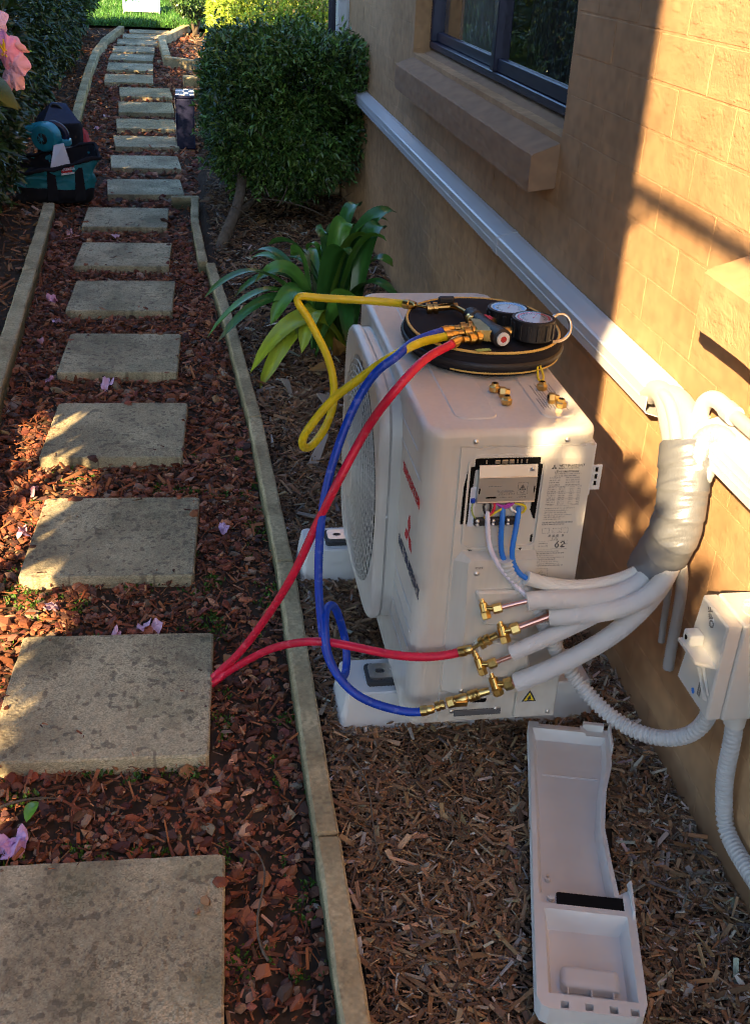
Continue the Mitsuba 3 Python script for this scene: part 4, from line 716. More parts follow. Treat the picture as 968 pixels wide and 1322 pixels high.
for name, pts, mat, lab in (('red', RH, 'm_redhose', 'red refrigerant hose from the gauges down to the ground and back to a brass valve'), ('blue', BH, 'm_bluehose', 'blue refrigerant hose with one loop, from the gauges to the lowest brass valve'), ('yellow', YH, 'm_yellowhose', 'yellow refrigerant hose kinked over the clivia and looped in front of the unit')):
    t = thing('refrigerant_hose', lab, 'hose'); q = spline(pts, 260 if name != 'yellow' else 220)
    put('tube', tube(q, .0079, 16), mat, t, smooth=60); 
    if name != 'x': put('print_line', tube(q[6:70] + unit(np.cross(np.gradient(q[6:70], axis=0), V(.3, 1, 0))) * .0071 * (1 if name == 'yellow' else -1), .0009, 5), 'm_ink' if name == 'yellow' else mat, t, smooth=60) if name == 'yellow' else None
    d0 = unit(q[0] - q[2]); d1 = unit(q[-1] - q[-3]); ferrule(q[0] - d0 * .006, d0, .026, .0088, t); ferrule(q[-1] - d1 * .006, d1, .026, .0088, t)
    if name == 'red':
        a = q[-1] + d1 * .018; b = V(-.143, -.043, .327); dd = unit(b - a)
        put('hose_stem', lathe(a - dd * .004, b, [(0, .0032), (np.linalg.norm(b - a), .0032)], 10), 'm_brass', t, smooth=40)
        m0 = a + dd * np.linalg.norm(b - a) * .30
        put('coupling', lathe(m0, b, [(0, .006), (.001, .0108), (.009, .0108), (.010, .0078), (.013, .0078), (.014, .0104), (.021, .0104), (.022, .0065), (.036, .0060)], 18), 'm_brass', t, smooth=30)
    if name == 'blue':
        a = V(-.245, -.037, .1665); b = V(-.136, -.046, .2085); dd = unit(b - a); L = np.linalg.norm(b - a)
        put('hose_stem', lathe(q[-1] + d1 * .016, a + dd * .01, [(0, .0032), (.02, .0032)], 10), 'm_brass', t, smooth=40)
        put('coupling', lathe(a, b, [(0, .005), (.001, .0095), (.007, .0095), (.008, .0075), (.010, .0075), (.011, .0092), (.017, .0092), (.018, .0065)], 18), 'm_brass', t, smooth=30)
        put('hex_body', hexnut(a + dd * .022, a + dd * .036, .0105), 'm_brass', t); put('quick_connector', [lathe(a + dd * .037, a + dd * .062, [(0, .0085), (.004, .0098), (.02, .0098), (.025, .008)], 16), cbox(-.2125, -.1895, -.054, -.048, .176, .188, .002)], 'm_brass', t, smooth=30)
        put('knurled_ring', lathe(a + dd * .063, b, [(0, .008), (.001, .0108), (.005, .0108), (.006, .0098), (.009, .0108), (.013, .0108), (.014, .0098), (.017, .0108), (.020, .0108), (.021, .0075), (.040, .0065)], 20), 'm_brass', t, smooth=30)
    if name == 'yellow':
        a = q[-1] + d1 * .018; b = V(-.196, .449, .7655); put('hose_stem', lathe(a, b, [(0, .0032), (np.linalg.norm(b - a), .0032)], 10), 'm_brass', t, smooth=40)
        c = V(-.168, .448, .768); d = unit(c - b)
        put('coupling', lathe(b - d * .012, b + d * .012, [(0, .006), (.001, .0112), (.009, .0112), (.010, .008), (.013, .008), (.014, .0112), (.022, .0112), (.0235, .007)], 18), 'm_brass', t, smooth=30)
        vb = put('shut_off_valve', [lathe(b + d * .010, c + d * .012, [(0, .007), (.04, .007)], 14), tube(spline([c + d * .008, V(-.150, .425, .772), V(-.140, .395, .772), V(-.138, .372, .770), V(-.139, .345, .772)], 20), .0052, 12)], 'm_brass', t, smooth=40)
        put('valve_handle', rbox(-.186, -.154, .438, .452, .777, .790, .004), 'm_black', vb, smooth=40)
        put('coupling', lathe((-.1365, .385, .770), (-.1395, .340, .772), [(0, .006), (.001, .0108), (.009, .0108), (.010, .008), (.014, .008), (.015, .0112), (.023, .0112), (.024, .008), (.029, .0108), (.037, .0108), (.038, .007)], 18), 'm_brass', t, smooth=30)
for n, (x, y, what, up) in enumerate(((-.137, .163, 'farthest of the three near the case', 1), (-.127, .137, 'middle of the three near the case', 0), (-.131, .104, 'nearest of the three, standing upright', 1), (-.049, .167, 'lying alone on the printed notice beside the case', 1), (-.047, .106, 'left one of the pair near the lid corner', 0), (-.039, .086, 'right one of the pair near the lid corner', 1))):
    t = thing('flare_nut', f'loose brass flare nut on the lid, {what}', 'nut', 'loose brass nuts on the lid'); z = .7053
    if up: put('nut', lathe((x, y, z), (x, y, z + .015), [(0, .0088), (.0012, .0098), (.0085, .0098), (.0098, .0070), (.015, .0062)], 6 if n != 0 else 16), 'm_brass', t); put('bore', lathe((x, y, z + .0149), (x, y, z + .0153), [(0, .0042), (.0003, .0042)], 12), 'm_hole', t)
    else: put('nut', lathe((x - .009, y, z + .0085), (x + .009, y - .003, z + .0085), [(0, .0086), (.001, .0098), (.010, .0098), (.0115, .0072), (.0185, .0064)], 6), 'm_brass', t); put('bore', lathe((x - .0092, y, z + .0085), (x - .0095, y, z + .0085), [(0, .0055), (.0004, .0055)], 12), 'm_hole', t)

# ---------------------------------------------------------------- isolator box and its conduits
_n0 = set(scene)
t = thing('isolator_box', 'pale grey electrical isolator box on the wall with a lever latch on its front', 'electrical box')
bx0, bx1, by0, by1, bz0, bz1 = .122, WX - .002, -.298, -.208, .338, .522
ISO = V(.0, -.020, -.006)
put('base', rbox(.147, bx1, by0 - .003, by1 + .003, bz0, bz1, .006), 'm_ibox', t, smooth=35)
fp = hull([V(x, y, z) for x in (bx0 + .003, .1455) for y, z in ((by0, bz0 + .004), (by1 + .02, bz0 + .004), (by1, bz0 + .03), (by1, bz1 - .003), (by0, bz1 - .003))] + [V(bx0, y, z) for y, z in ((by0 + .003, bz0 + .007), (by1 + .022, bz0 + .007), (by1 - .003, bz0 + .032), (by1 - .003, bz1 - .006), (by0 + .003, bz1 - .006))])
lidk = put('front_lid', fp, 'm_ibox', t, smooth=25)
for cy, rr in ((-.262, .020), (-.240, .009)): put('knockout', tube(cl(np.c_[.184 + rr * np.cos(np.linspace(0, 6.2, 30)), cy + rr * np.sin(np.linspace(0, 6.2, 30)), np.full(30, bz1 + .0004)]), .0012, 6, caps=False), 'm_ibox', t)
lk = put('latch', [hull([V(x, y, z) for x, y, z in ((.122, -.292, .436), (.092, -.282, .440), (.088, -.222, .444), (.122, -.214, .440), (.122, -.292, .442), (.092, -.282, .4455), (.088, -.222, .4495), (.122, -.214, .446))]), rbox(.096, .121, -.245, -.218, .446, .466, .004), rbox(.100, .121, -.262, -.228, .424, .437, .004)], 'm_ibox', t, smooth=30)
put('latch_arm', [hull([V(.121, -.236, .428), V(.114, -.236, .428), V(.121, -.243, .428), V(.121, -.292, .374), V(.114, -.290, .377), V(.121, -.285, .371)]), hull([V(.121, -.252, .428), V(.116, -.252, .428), V(.121, -.256, .428), V(.121, -.294, .386), V(.117, -.294, .388), V(.121, -.29, .384)])], 'm_ibox', t, smooth=20)
put('latch_hole', lathe((.0955, -.232, .457), (.0945, -.232, .457), [(0, .004), (.0006, .004)], 12), 'm_hole', lk)
put('lettering', xf(meshkit.text_mesh('OFF', .013, .0008, True), frame(V(bx0 - .0001, -.262, .492), unit(V(0, -.55, -.8)) * -1, unit(V(0, -.8, .55)) * -1, V(-1, 0, 0))), 'm_greyink', lidk)
put('emblem', lathe((bx0, -.252, .500), (bx0 - .0012, -.252, .500), [(0, .006), (.0008, .0055)], 16), 'm_trunking', lidk)
put('rating_print', [cbox(bx0 - .0006, bx0, -.266 + k * .006, -.262 + k * .006, .362, .385, .0001) for k in range(2)], 'm_greyink', lidk)
put('lid_screw', lathe((bx0, -.243, .358), (bx0 - .001, -.243, .358), [(0, .005), (.001, .005)], 12), 'm_bluecable', lidk)
for x, y, n in ((.168, -.232, 0), (.190, -.272, 1)): put('gland', lathe((x, y, bz0 + .002), (x, y, bz0 - .030), [(0, .0185), (.012, .0185), (.013, .0172), (.032, .0172)], 24), 'm_ibox', t, smooth=35)
for _k in [k for k in scene if k not in _n0]: scene[_k]['to_world'] = T().translate(ISO.tolist())
one('ribbed_conduit', ribbed([(-.140, -.0225, .470), (-.123, -.023, .435), (-.091, -.024, .392), (-.060, -.026, .340), (-.032, -.032, .285), (.0, -.052, .238), (.037, -.10, .204), (.08, -.15, .187), (.124, -.20, .200), (.155, -.236, .240), (.168, -.251, .308)], .0148, .0088, .20), 'm_greyconduit', 'grey ribbed conduit sagging from the unit to the underside of the isolator box', 'conduit', smooth=25)
one('ribbed_conduit', ribbed([(.190, -.291, .308), (.194, -.294, .25), (.196, -.297, .19), (.200, -.307, .14), (.203, -.325, .105), (.203, -.38, .095), (.203, -.46, .10), (.203, -.60, .11)], .0150, .0088, .20), 'm_greyconduit', 'grey ribbed conduit dropping from the isolator box and bending out at the right edge', 'conduit', smooth=25)

# ---------------------------------------------------------------- the valve cover lying on the mulch
t = thing('valve_cover', 'white plastic valve cover lying open side up on the bark mulch', 'cover')
co, ca = V(.040, .009, .030), V(-.249, -.9685, 0); cb = V(.9685, -.249, 0)
CM = frame(co, ca, cb, V(0, 0, 1)) ; CM[:3, 1] = cb; CM[:3, 2] = V(0, 0, 1)
CM = frame(co, ca, -cb, -V(0, 0, 1)) @ np.diag([1, -1, -.76, 1.])   # x along, y to the right, z up
outl = np.array([(0, -.080), (0, .078), (.10, .0735), (.17, .057), (.265, .046), (.34, .050), (.415, .056), (.400, .0765), (.62, .0755), (.640, .068), (.645, .058), (.645, -.066), (.640, -.078), (.625, -.084), (.40, -.083), (.12, -.080)])
o_poly = Polygon(outl)
o_man = m3.Manifold.extrude(m3.CrossSection([outl[::-1] if o_poly.exterior.is_ccw is False else outl]), .046)
def cavity(s0, s1, tl, tr, z, sl=.012, t0=None):
    """tapered well: tl/tr the sides at the two ends"""
    top = [V(s0, tl[0], .06), V(s0, tr[0], .06), V(s1, tr[1], .06), V(s1, tl[1], .06)]
    bot = [V(s0 + sl * 1.6, tl[0] + sl, z), V(s0 + sl * 1.6, tr[0] - sl, z), V(s1 - sl, tr[1] - sl, z), V(s1 - sl, tl[1] + sl, z)]
    return m3.Manifold.hull_points(np.array(top + bot))
cov = o_man
ST = [(.016, -.0765, .0735, .016), (.10, -.0765, .068, .009), (.175, -.0765, .053, .005), (.265, -.0765, .0425, .004), (.34, -.0775, .0465, .004), (.428, -.0785, .0525, .004)]
for n_, (p_, q_) in enumerate(zip(ST[:-1], ST[1:])):
    pts = []
    for k_, (s_, l_, r_, z_) in enumerate((p_, q_)):
        e_ = .012 if (n_ == 0 and k_ == 0) else -.010 if (n_ == 4 and k_ == 1) else (-.0005 if k_ == 0 else .0005)
        pts += [V(s_ + (0 if abs(e_) > .001 else e_), l_, .06), V(s_ + (0 if abs(e_) > .001 else e_), r_, .06), V(s_ + e_, l_ + .013, z_), V(s_ + e_, r_ - .011, z_)]
    cov = cov - m3.Manifold.hull_points(np.array(pts))
cov = cov - cavity(.458, .622, (-.070, -.070), (.066, .066), .004, .012)
for s0, s1, a, b, z0 in ((-.01, .42, .030, .12, .038), (-.01, .012, -.06, .02, .040), (.42, .452, -.074, .06, .034)):
    cov = cov - m3.Manifold.cube([s1 - s0, b - a, .1]).translate([s0, a, z0])
for a in (-.05, -.015, .02, .05): cov = cov - m3.Manifold.cube([.012, .012, .05]).translate([.630, a, .02])
cm_ = tm(cov)
put('shell', xf(cm_, CM), 'm_coverplastic', t, smooth=20)
put('grip', xf(rbox(.555, .592, -.045, .042, .000, .030, .009), CM), 'm_coverplastic', t, smooth=40)
for a in (-.035, 0, .032): put('rib', xf(cbox(.590, .6125, a - .001, a + .001, .004, .022, .0004), CM), 'm_coverplastic', t)
put('side_fin', xf(hull([V(.385, .0715, .03), V(.385, .0745, .03), V(.46, .0715, .06), V(.46, .0745, .06), V(.40, .0715, .064), V(.40, .0745, .064), V(.47, .0715, .04), V(.47, .0745, .04)]), CM), 'm_coverplastic', t)
put('end_tab', xf(cbox(-.004, .006, .025, .065, .02, .058, .001), CM), 'm_coverplastic', t); put('end_tab', xf(cbox(-.006, .06, .0745, .0785, .02, .058, .001), CM), 'm_coverplastic', t)
put('foam_strip', xf(rbox(.424, .450, -.046, .072, .034, .0435, .003), CM), 'm_foam', t, smooth=30, label='black foam strip across the cover')
for s, b in ((.375, -.055), (.436, -.055)): put('screw_post', [xf(lathe((s, b, .004 if s < .4 else .033), (s, b, .020 if s < .4 else .044), [(0, .0055), (.010, .0055)], 16), CM), xf(lathe((s, b, .0145 if s < .4 else .0435), (s, b, .0155 if s < .4 else .0445), [(0, .0035), (.0008, .003)], 12), CM)], 'm_coverplastic', t, smooth=30)
put('screw_tip', xf(lathe((.375, -.055, .0145), (.375, -.055, .020), [(0, .0032), (.005, .0024)], 10), CM), 'm_steel', t)
put('floor_ridge', xf(cbox(.118, .121, -.055, .050, .0045, .0105, .001), CM), 'm_coverplastic', t)

# ---------------------------------------------------------------- plants
def branchy(base, tips, r0, seed, r1=.004):
    r = np.random.default_rng(seed); out = []
    for tip in tips:
        b = V(*base) + V(*r.normal(0, .01, 3)) * V(1, 1, 0); tip = V(*tip); m = (b + tip) / 2 + r.normal(0, .12, 3) * np.linalg.norm(tip - b) * .5
        q = spline([b, m, tip], 12); out.append(tube(q, np.linspace(r0, r1, 12), 7))
    return cat(*out)
def shrub(key, lo, hi, n, leaf, cols, seed, trunk=(0, 0), stems=6, box=0., holes=.42, mat='m_leafy', shell=.5, bottom=None, ntwigs=40, amp=.13, shoots=0):
    """crown inside lo..hi: leaf clumps over an uneven surface and through the volume"""
    r = np.random.default_rng(seed); lo, hi = V(*lo), V(*hi); c, h = (lo + hi) / 2, (hi - lo) / 2
    d = unit(r.normal(0, 1, (n * 3, 3)))
    if box: q = d / np.abs(d).max(1, keepdims=True); q = q * box + d * (1 - box)
    else: q = d
    lump = .80 + .45 * (meshkit.fbm(d * 2.6 + seed, 3) - .3)
    if box: lump = .94 + amp * (meshkit.fbm(c + q * h * 4 + seed, 3) - .5)
    rad = lump * (1 - (1 - shell) * r.random(len(d)) ** 1.7)
    p = c + q * h * rad[:, None]
    keep = meshkit.noise(p / (.11 + leaf) + seed * 3, seed) > holes * (1.15 - .5 * rad)
    if bottom is not None: keep &= p[:, 2] > bottom(p[:, 0], p[:, 1])
    p, d = p[keep][:n], d[keep][:n]; n = len(p)
    dirs = unit(d * .9 + r.normal(0, .65, (n, 3)) + V(0, 0, .15)); nr = unit(d * .5 + V(0, 0, .8) + r.normal(0, .45, (n, 3)))
    tone = .65 + .7 * meshkit.noise(p / .16 + 5, seed + 1)
    m, col = leaves(p, dirs, nr, leaf * r.lognormal(0, .25, n), leaf * .45 * r.lognormal(0, .2, n), palette(n, cols, r=r) * tone[:, None])
    if shoots:
        i_ = np.argsort(-np.abs((p - c) / h).max(1))[:n // 3]; i_ = r.choice(i_, shoots, replace=False); dd = unit(unit((p[i_] - c) / h) * .6 + r.normal(0, .35, (shoots, 3)) + V(0, 0, .45)); sp_ = []
        for q_, d_ in zip(p[i_], dd):
            L_ = r.uniform(.04, .12); m_ = int(6 + L_ * 60); t_ = np.linspace(.1, 1, m_)[:, None]; sp_.append((q_ + d_ * L_ * t_, unit(d_ * .6 + r.normal(0, .7, (m_, 3)))))
        P_, D_ = np.vstack([a for a, b in sp_]), np.vstack([b for a, b in sp_]); k_ = len(P_)
        m2, c2 = leaves(P_, D_, unit(V(0, 0, 1) + r.normal(0, .5, (k_, 3))), leaf * r.lognormal(0, .2, k_), leaf * .42 * r.lognormal(0, .15, k_), palette(k_, [(.08, .17, .03), (.12, .22, .04), (.05, .12, .025)], r=r))
        m, col = merged([(m, col), (m2, c2)])
    put('crown', m, mat, key, color=col, stuff=True)
    base = V(trunk[0] if trunk[0] else c[0], trunk[1] if trunk[1] else c[1], gz(c[1]) - .03)
    tips = [c + unit(r.normal(0, 1, 3)) * h * r.uniform(.4, .8) for _ in range(stems)]
    put('trunk', branchy(base, tips, .018 + .01 * h[2], seed), 'm_bark', key, smooth=60)
    if not ntwigs: return
    tw = [c + unit(r.normal(0, 1, 3)) * h * r.uniform(.5, .95) for _ in range(ntwigs)]
    put('twigs', cat(*[tube(spline([tips[k % len(tips)], (tips[k % len(tips)] + q_) / 2 + r.normal(0, .03, 3), q_], 7), np.linspace(.005, .0015, 7), 5) for k, q_ in enumerate(tw)]), 'm_bark', key, stuff=True)
CAM_G = [(.026, .060, .016), (.038, .080, .018), (.018, .042, .014), (.055, .095, .022)]
HED_G = [(.045, .11, .022), (.070, .15, .028), (.026, .065, .018), (.11, .20, .04)]
LIM_G = [(.26, .38, .03), (.36, .46, .05), (.18, .29, .02), (.42, .48, .08)]
k = thing('clipped_hedge', 'dark green box clipped hedge against the house wall with bare twiggy underside', 'hedge')
shrub(k, (-.585, 4.05, .12), (.29, 5.45, .935), 46000, .038, HED_G + [(.10, .17, .04)], 3, trunk=(-.10, 4.9), stems=9, box=.86, holes=.45, shell=.55, amp=.30, shoots=420, bottom=lambda x, y: np.interp(x, [-.65, -.45, -.2, .05, .25], [.40, .22, .16, .22, .42]) + .07 * np.sin(x * 17) * np.sin(y * 9))
put('stem', tube(spline([(-.54, 3.80, -.03), (-.50, 3.90, .06), (-.44, 4.05, .16), (-.40, 4.30, .32), (-.36, 4.6, .55)], 30), np.linspace(.032, .018, 30), 12), 'm_bark', k, smooth=60, label='pale leaning stem at the front of the hedge')
put('stem', tube(spline([(-.53, 3.83, -.02), (-.47, 4.0, .08), (-.30, 4.3, .17), (-.05, 4.6, .35)], 24), np.linspace(.020, .008, 24), 10), 'm_bark', k, smooth=60)
for s in range(14):
    r = np.random.default_rng(60 + s); a = V(r.uniform(-.55, .1), r.uniform(4.0, 4.5), r.uniform(.05, .35)); b = a + V(r.normal(0, .22), r.normal(.0, .15), r.uniform(.05, .3))
    put('twig', tube(spline([a, (a + b) / 2 + r.normal(0, .03, 3), b], 8), np.linspace(.004, .0015, 8), 5), 'm_bark', k, smooth=60)
k = thing('sunlit_hedge', 'bright lime green sunlit hedge behind the dark clipped hedge', 'hedge')
shrub(k, (-.52, 6.9, .25), (.9, 10.5, 1.12), 42000, .038, LIM_G, 4, box=.9, holes=.22, shell=.8, mat='m_matteleaf', stems=8)
for n, (x, y, z1, w, lab) in enumerate(((-2.10, 4.0, 1.45, .68, 'dark camellia shrub at the left edge of the photo, in front of the tool bag'), (-2.30, 5.5, 1.6, .70, 'dark camellia shrub behind the tool bag at the left edge'), (-2.35, 6.9, 1.6, .78, 'dark camellia shrub overhanging the left edging beyond the red and black bag'),
                                           (-2.40, 8.4, 1.6, .80, 'dark glossy camellia shrub at the top left of the photo'), (-2.42, 9.9, 1.5, .82, 'dark camellia shrub near the bend of the left edging'))):
    k = thing('camellia_shrub', lab, 'shrub'); shrub(k, (x - .8, y - .85, .06), (x + w, y + .85, z1), 16000, .062, CAM_G, 20 + n, trunk=(x - .1, y), holes=.36, shell=.6, box=.55)
k = thing('bushy_shrub', 'lighter green bushy shrub at the far end of the left edging by the lawn', 'shrub'); shrub(k, (-2.7, 10.9, .2), (-1.60, 12.9, 1.3), 13000, .06, HED_G[1:2] + [(.09, .16, .04), (.06, .12, .03)], 31, holes=.3, mat='m_matteleaf')
k = thing('round_shrub', 'dark shrub at the far right corner of the lawn beyond the small bed', 'shrub'); shrub(k, (-.92, 12.2, .35), (-.30, 13.6, 1.2), 9000, .045, HED_G, 32, holes=.25)
for n, (x, y) in enumerate(((-3.6, 17.2), (-2.1, 17.6), (-.6, 17.4), (.9, 17.0), (2.3, 16))):
    k = thing('background_shrub', 'dark shrub of the row behind the lawn, ' + ('leftmost', 'behind the white chair', 'right of the chair', 'second from the right end', 'rightmost')[n], 'shrub', 'dark shrubs behind the lawn'); shrub(k, (x - 1, y - .7, .3), (x + 1, y + .7, 2.4), 7000, .09, CAM_G, 40 + n, holes=.2)
# camellia hedge beside the camera: tall crowns on bare stems, outside the frame, that shade the path and let low sun through below
for n, (x, y) in enumerate(((-2.05, -1.97), (-2.0, -.98), (-2.05, -.05), (-2.1, .85), (-2.15, 1.8), (-2.25, 2.5))):
    k = thing('tall_camellia', f'tall camellia hedge plant left of the path, {("first", "second", "third", "fourth", "fifth", "sixth")[n]} from the arch', 'shrub', 'tall camellia hedge outside the photo'); zb = (.80, .78, .80, .72, .5, .3)[n]
    shrub(k, (x - .62, y - .62, zb if n > 2 else .3), (x + .50, y + .62, 3.95), 26000, .12, CAM_G, 70 + n, box=.8, holes=.0, shell=.1, ntwigs=0, stems=4, bottom=(lambda X_, Y_: np.where(Y_ - 1.636 * X_ < .39, 9, np.where(Y_ - 1.636 * X_ < 1.05, .3, -X_ - .87 + .07 * np.sin(Y_ * 7) * np.sin(Y_ * 3.1 + 1)))) if n < 3 else (lambda X_, Y_, zb=zb: zb))
for n, (x, y) in enumerate(((-1.95, -3.0), (-2.0, -4.0), (-2.0, -5.1))):
    k = thing('low_camellia', f'lower camellia hedge plant behind the camera, {("first", "second", "third", "fourth", "fifth", "sixth")[n]} from the arch', 'shrub', 'lower camellia hedge outside the photo')
    shrub(k, (x - .55, y - .60, .2), (x + .45, y + .60, 2.32), 24000, .10, CAM_G, 80 + n, box=.85, holes=.0, shell=.1)
t = thing('garden_arch', 'timber garden arch post and rail beside the path behind the camera', 'arch')
put('post', cbox(-1.385, -1.315, -1.985, -1.915, -.1, 3.1, .004), 'm_timber', t); put('rail', cbox(-1.362, -1.338, -4.2, -1.986, 2.555, 2.58, .003), 'm_timber', t); put('post', cbox(-1.385, -1.315, -4.27, -4.2, -.1, 3.1, .004), 'm_timber', t)
# clivia
CV = thing('clivia_plant', 'strappy green clivia plant with arching yellow green leaves beside the unit', 'plant')
cbase = V(-.165, 2.36, -.01)
def strap(tip, width, bend, colour, side=0., seed=0):
    r = np.random.default_rng(seed); b = cbase + V(*r.normal(0, .035, 2), 0); tip = V(*tip)
    ctrl = b + (tip - b) * V(.38, .38, 0) + V(side, side * .5, 0) ; ctrl[2] = max(tip[2], 0) * .75 + bend
    tt = np.linspace(0, 1, 15)[:, None]; width = width * 1.75; q = b * (1 - tt) ** 2 + 2 * ctrl * tt * (1 - tt) + tip * tt ** 2
    tg = unit(np.gradient(q, axis=0)); sd = np.cross(tg, V(0, 0, 1)); sd[np.linalg.norm(sd, axis=1) < .05] = V(1, 0, 0); sd = unit(sd + V(*r.normal(0, .25, 3))); up = np.cross(sd, tg)
    t1 = tt[:, 0]; w = width / 2 * (.50 + .5 * np.minimum(1, t1 * 2.2)) * np.sqrt(np.clip(1 - t1 ** 5, 0, 1)); w[-1] = .001; w = w[:, None]
    v = np.stack([q + sd * w + up * w * .32, q + sd * w * .5 + up * w * .10, q, q - sd * w * .5 + up * w * .10, q - sd * w + up * w * .32], 1).reshape(-1, 3)
    f = [[5 * a + k_, 5 * a + k_ + 1, 5 * a + 6 + k_, 5 * a + 5 + k_] for a in range(14) for k_ in range(4)]
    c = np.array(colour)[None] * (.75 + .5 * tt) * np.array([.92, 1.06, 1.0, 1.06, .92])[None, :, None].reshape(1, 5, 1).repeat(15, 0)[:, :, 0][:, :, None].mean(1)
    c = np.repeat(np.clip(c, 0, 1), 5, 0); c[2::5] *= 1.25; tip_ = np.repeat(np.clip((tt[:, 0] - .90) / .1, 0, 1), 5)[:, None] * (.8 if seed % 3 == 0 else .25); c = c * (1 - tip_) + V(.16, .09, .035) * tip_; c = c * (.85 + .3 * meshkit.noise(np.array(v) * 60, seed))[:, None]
    put('leaf', (v, np.array(f)), 'm_clivia', CV, smooth=True, color=c)
scene['m_clivia'] = {'type': 'twosided', 'bsdf': {'type': 'principled', 'base_color': VC, 'roughness': .28, 'specular': .5}}
DG, MG, YG = (.035, .125, .025), (.075, .21, .03), (.26, .34, .025)
LV = [((.085, 2.42, .50), .052, .20, DG), ((-.04, 2.52, .50), .050, .22, DG), ((.02, 2.24, .44), .054, .20, MG), ((.03, 2.36, .455), .050, .22, DG), ((-.085, 2.42, .445), .048, .24, MG), ((-.03, 2.30, .43), .055, .20, (.10, .20, .03)), ((-.20, 2.45, .40), .046, .24, DG), ((-.25, 2.40, .36), .046, .22, MG), ((-.305, 2.45, .33), .048, .20, MG), ((-.28, 2.5, .30), .040, .20, (.22, .24, .10)),
      ((-.63, 2.2, .245), .036, .30, (.05, .13, .03)), ((-.625, 2.12, .125), .040, .34, MG), ((-.59, 2.06, .13), .030, .30, DG), ((-.48, 2.02, .03), .050, .34, YG), ((-.45, 1.96, -.01), .052, .33, YG), ((-.46, 2.55, .30), .026, .24, DG), ((-.45, 2.62, .27), .026, .20, MG), ((-.38, 2.60, .33), .030, .22, DG), ((-.45, 2.3, .27), .036, .26, MG),
      ((-.40, 2.15, .16), .045, .30, MG), ((-.30, 2.02, .10), .045, .26, YG), ((-.52, 2.35, .20), .034, .28, DG), ((-.12, 2.2, .40), .052, .20, DG), ((.02, 2.5, .36), .050, .20, DG), ((.06, 2.3, .33), .048, .20, MG), ((.05, 2.1, .26), .046, .22, DG), ((-.05, 2.02, .22), .046, .24, MG), ((-.15, 1.98, .16), .044, .24, DG),
      ((.055, 2.42, .47), .050, .2, MG), ((-.10, 2.6, .40), .046, .2, DG), ((-.35, 2.72, .22), .040, .24, DG), ((-.2, 2.75, .26), .044, .24, MG), ((0, 2.7, .28), .044, .22, DG)]
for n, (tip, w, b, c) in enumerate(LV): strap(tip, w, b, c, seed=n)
put('withered_leaf', leaves(V((-.16, 2.05, .08), (-.145, 2.03, .10), (-.17, 2.0, .05)), V((-.2, -.5, .6), (.3, -.4, .5), (-.5, -.2, .1)), V((0, -1, .4), (.4, -1, .2), (0, -.6, 1)), V(.11, .10, .12), V(.06, .06, .05), np.array([(.30, .20, .03), (.22, .06, .02), (.16, .12, .05)]))[0], 'm_brownleaf', CV)
P('m_brownleaf', (.22, .12, .03), .6)
# pink camellia flower near the camera with its sprig
FL = thing('camellia_flower', 'pink camellia flower drooping at the upper left edge of the photo', 'flower'); fc = V(-.944, .40, 1.214)
for n, (dx, dz, rx, rz, col, dy, tl) in enumerate([(a_ * .85, b_ * .85, c_ * .85, d_ * .8, e_, f_, g_) for a_, b_, c_, d_, e_, f_, g_ in ((-.022, .045, .030, .028, (.62, .45, .68), .006, .3), (-.024, .012, .026, .030, (.64, .46, .70), -.002, -.2), (.004, .002, .022, .036, (.72, .30, .52), -.008, .2), (.016, -.018, .020, .032, (.70, .40, .60), -.004, .5), (.010, -.045, .016, .030, (.70, .44, .60), .004, .1), (-.002, -.05, .013, .028, (.72, .42, .52), .009, -.3), (.021, .012, .009, .022, (.70, .38, .44), .0, .9))]):
    uu, vv = np.meshgrid(np.linspace(0, 2 * np.pi, 49), np.linspace(0, 1, 9), indexing='ij')
    r_ = vv * (1 + .12 * np.sin(uu * 3 + n) + .06 * np.sin(uu * 7 + 2 * n)); X_ = rx * r_ * np.cos(uu); Z_ = rz * r_ * np.sin(uu); ct, st = math.cos(tl), math.sin(tl)
    Yd = dy - .010 + .016 * vv ** 2 + .006 * np.sin(3 * uu + n) * vv ** 2 + .003 * np.sin(7 * uu + n) * vv ** 3
    q = np.stack([fc[0] + dx + ct * X_ - st * Z_, fc[1] + Yd, fc[2] + dz + st * X_ + ct * Z_], -1).reshape(-1, 3); k = (np.arange(48)[:, None] * 9 + np.arange(8)[None]).reshape(-1)
    cc = np.clip(np.array(col)[None] * (1.0 - .22 * (1 - vv.reshape(-1, 1))) , 0, 1)
    put('petal', (q, np.stack([k, k + 9, k + 10, k + 1], -1)), 'm_petal', FL, smooth=True, color=cc)
r = np.random.default_rng(9)
put('stamen', [tube([fc + V(-.001, -.012, -.004), fc + V(*(r.normal(0, .006, 3) + V(.0, -.020, .006)))], .0013, 5) for _ in range(14)], 'm_signyellow', FL, stuff=True)
SP = thing('camellia_sprig', 'camellia sprig with dark glossy leaves below the pink flower at the left edge', 'branch')
put('stem', tube(spline([(-1.45, .85, .95), (-1.2, .6, 1.12), (-1.02, .46, 1.22), (-.965, .43, 1.232)], 20), np.linspace(.008, .003, 20), 8), 'm_bark', SP, smooth=60)
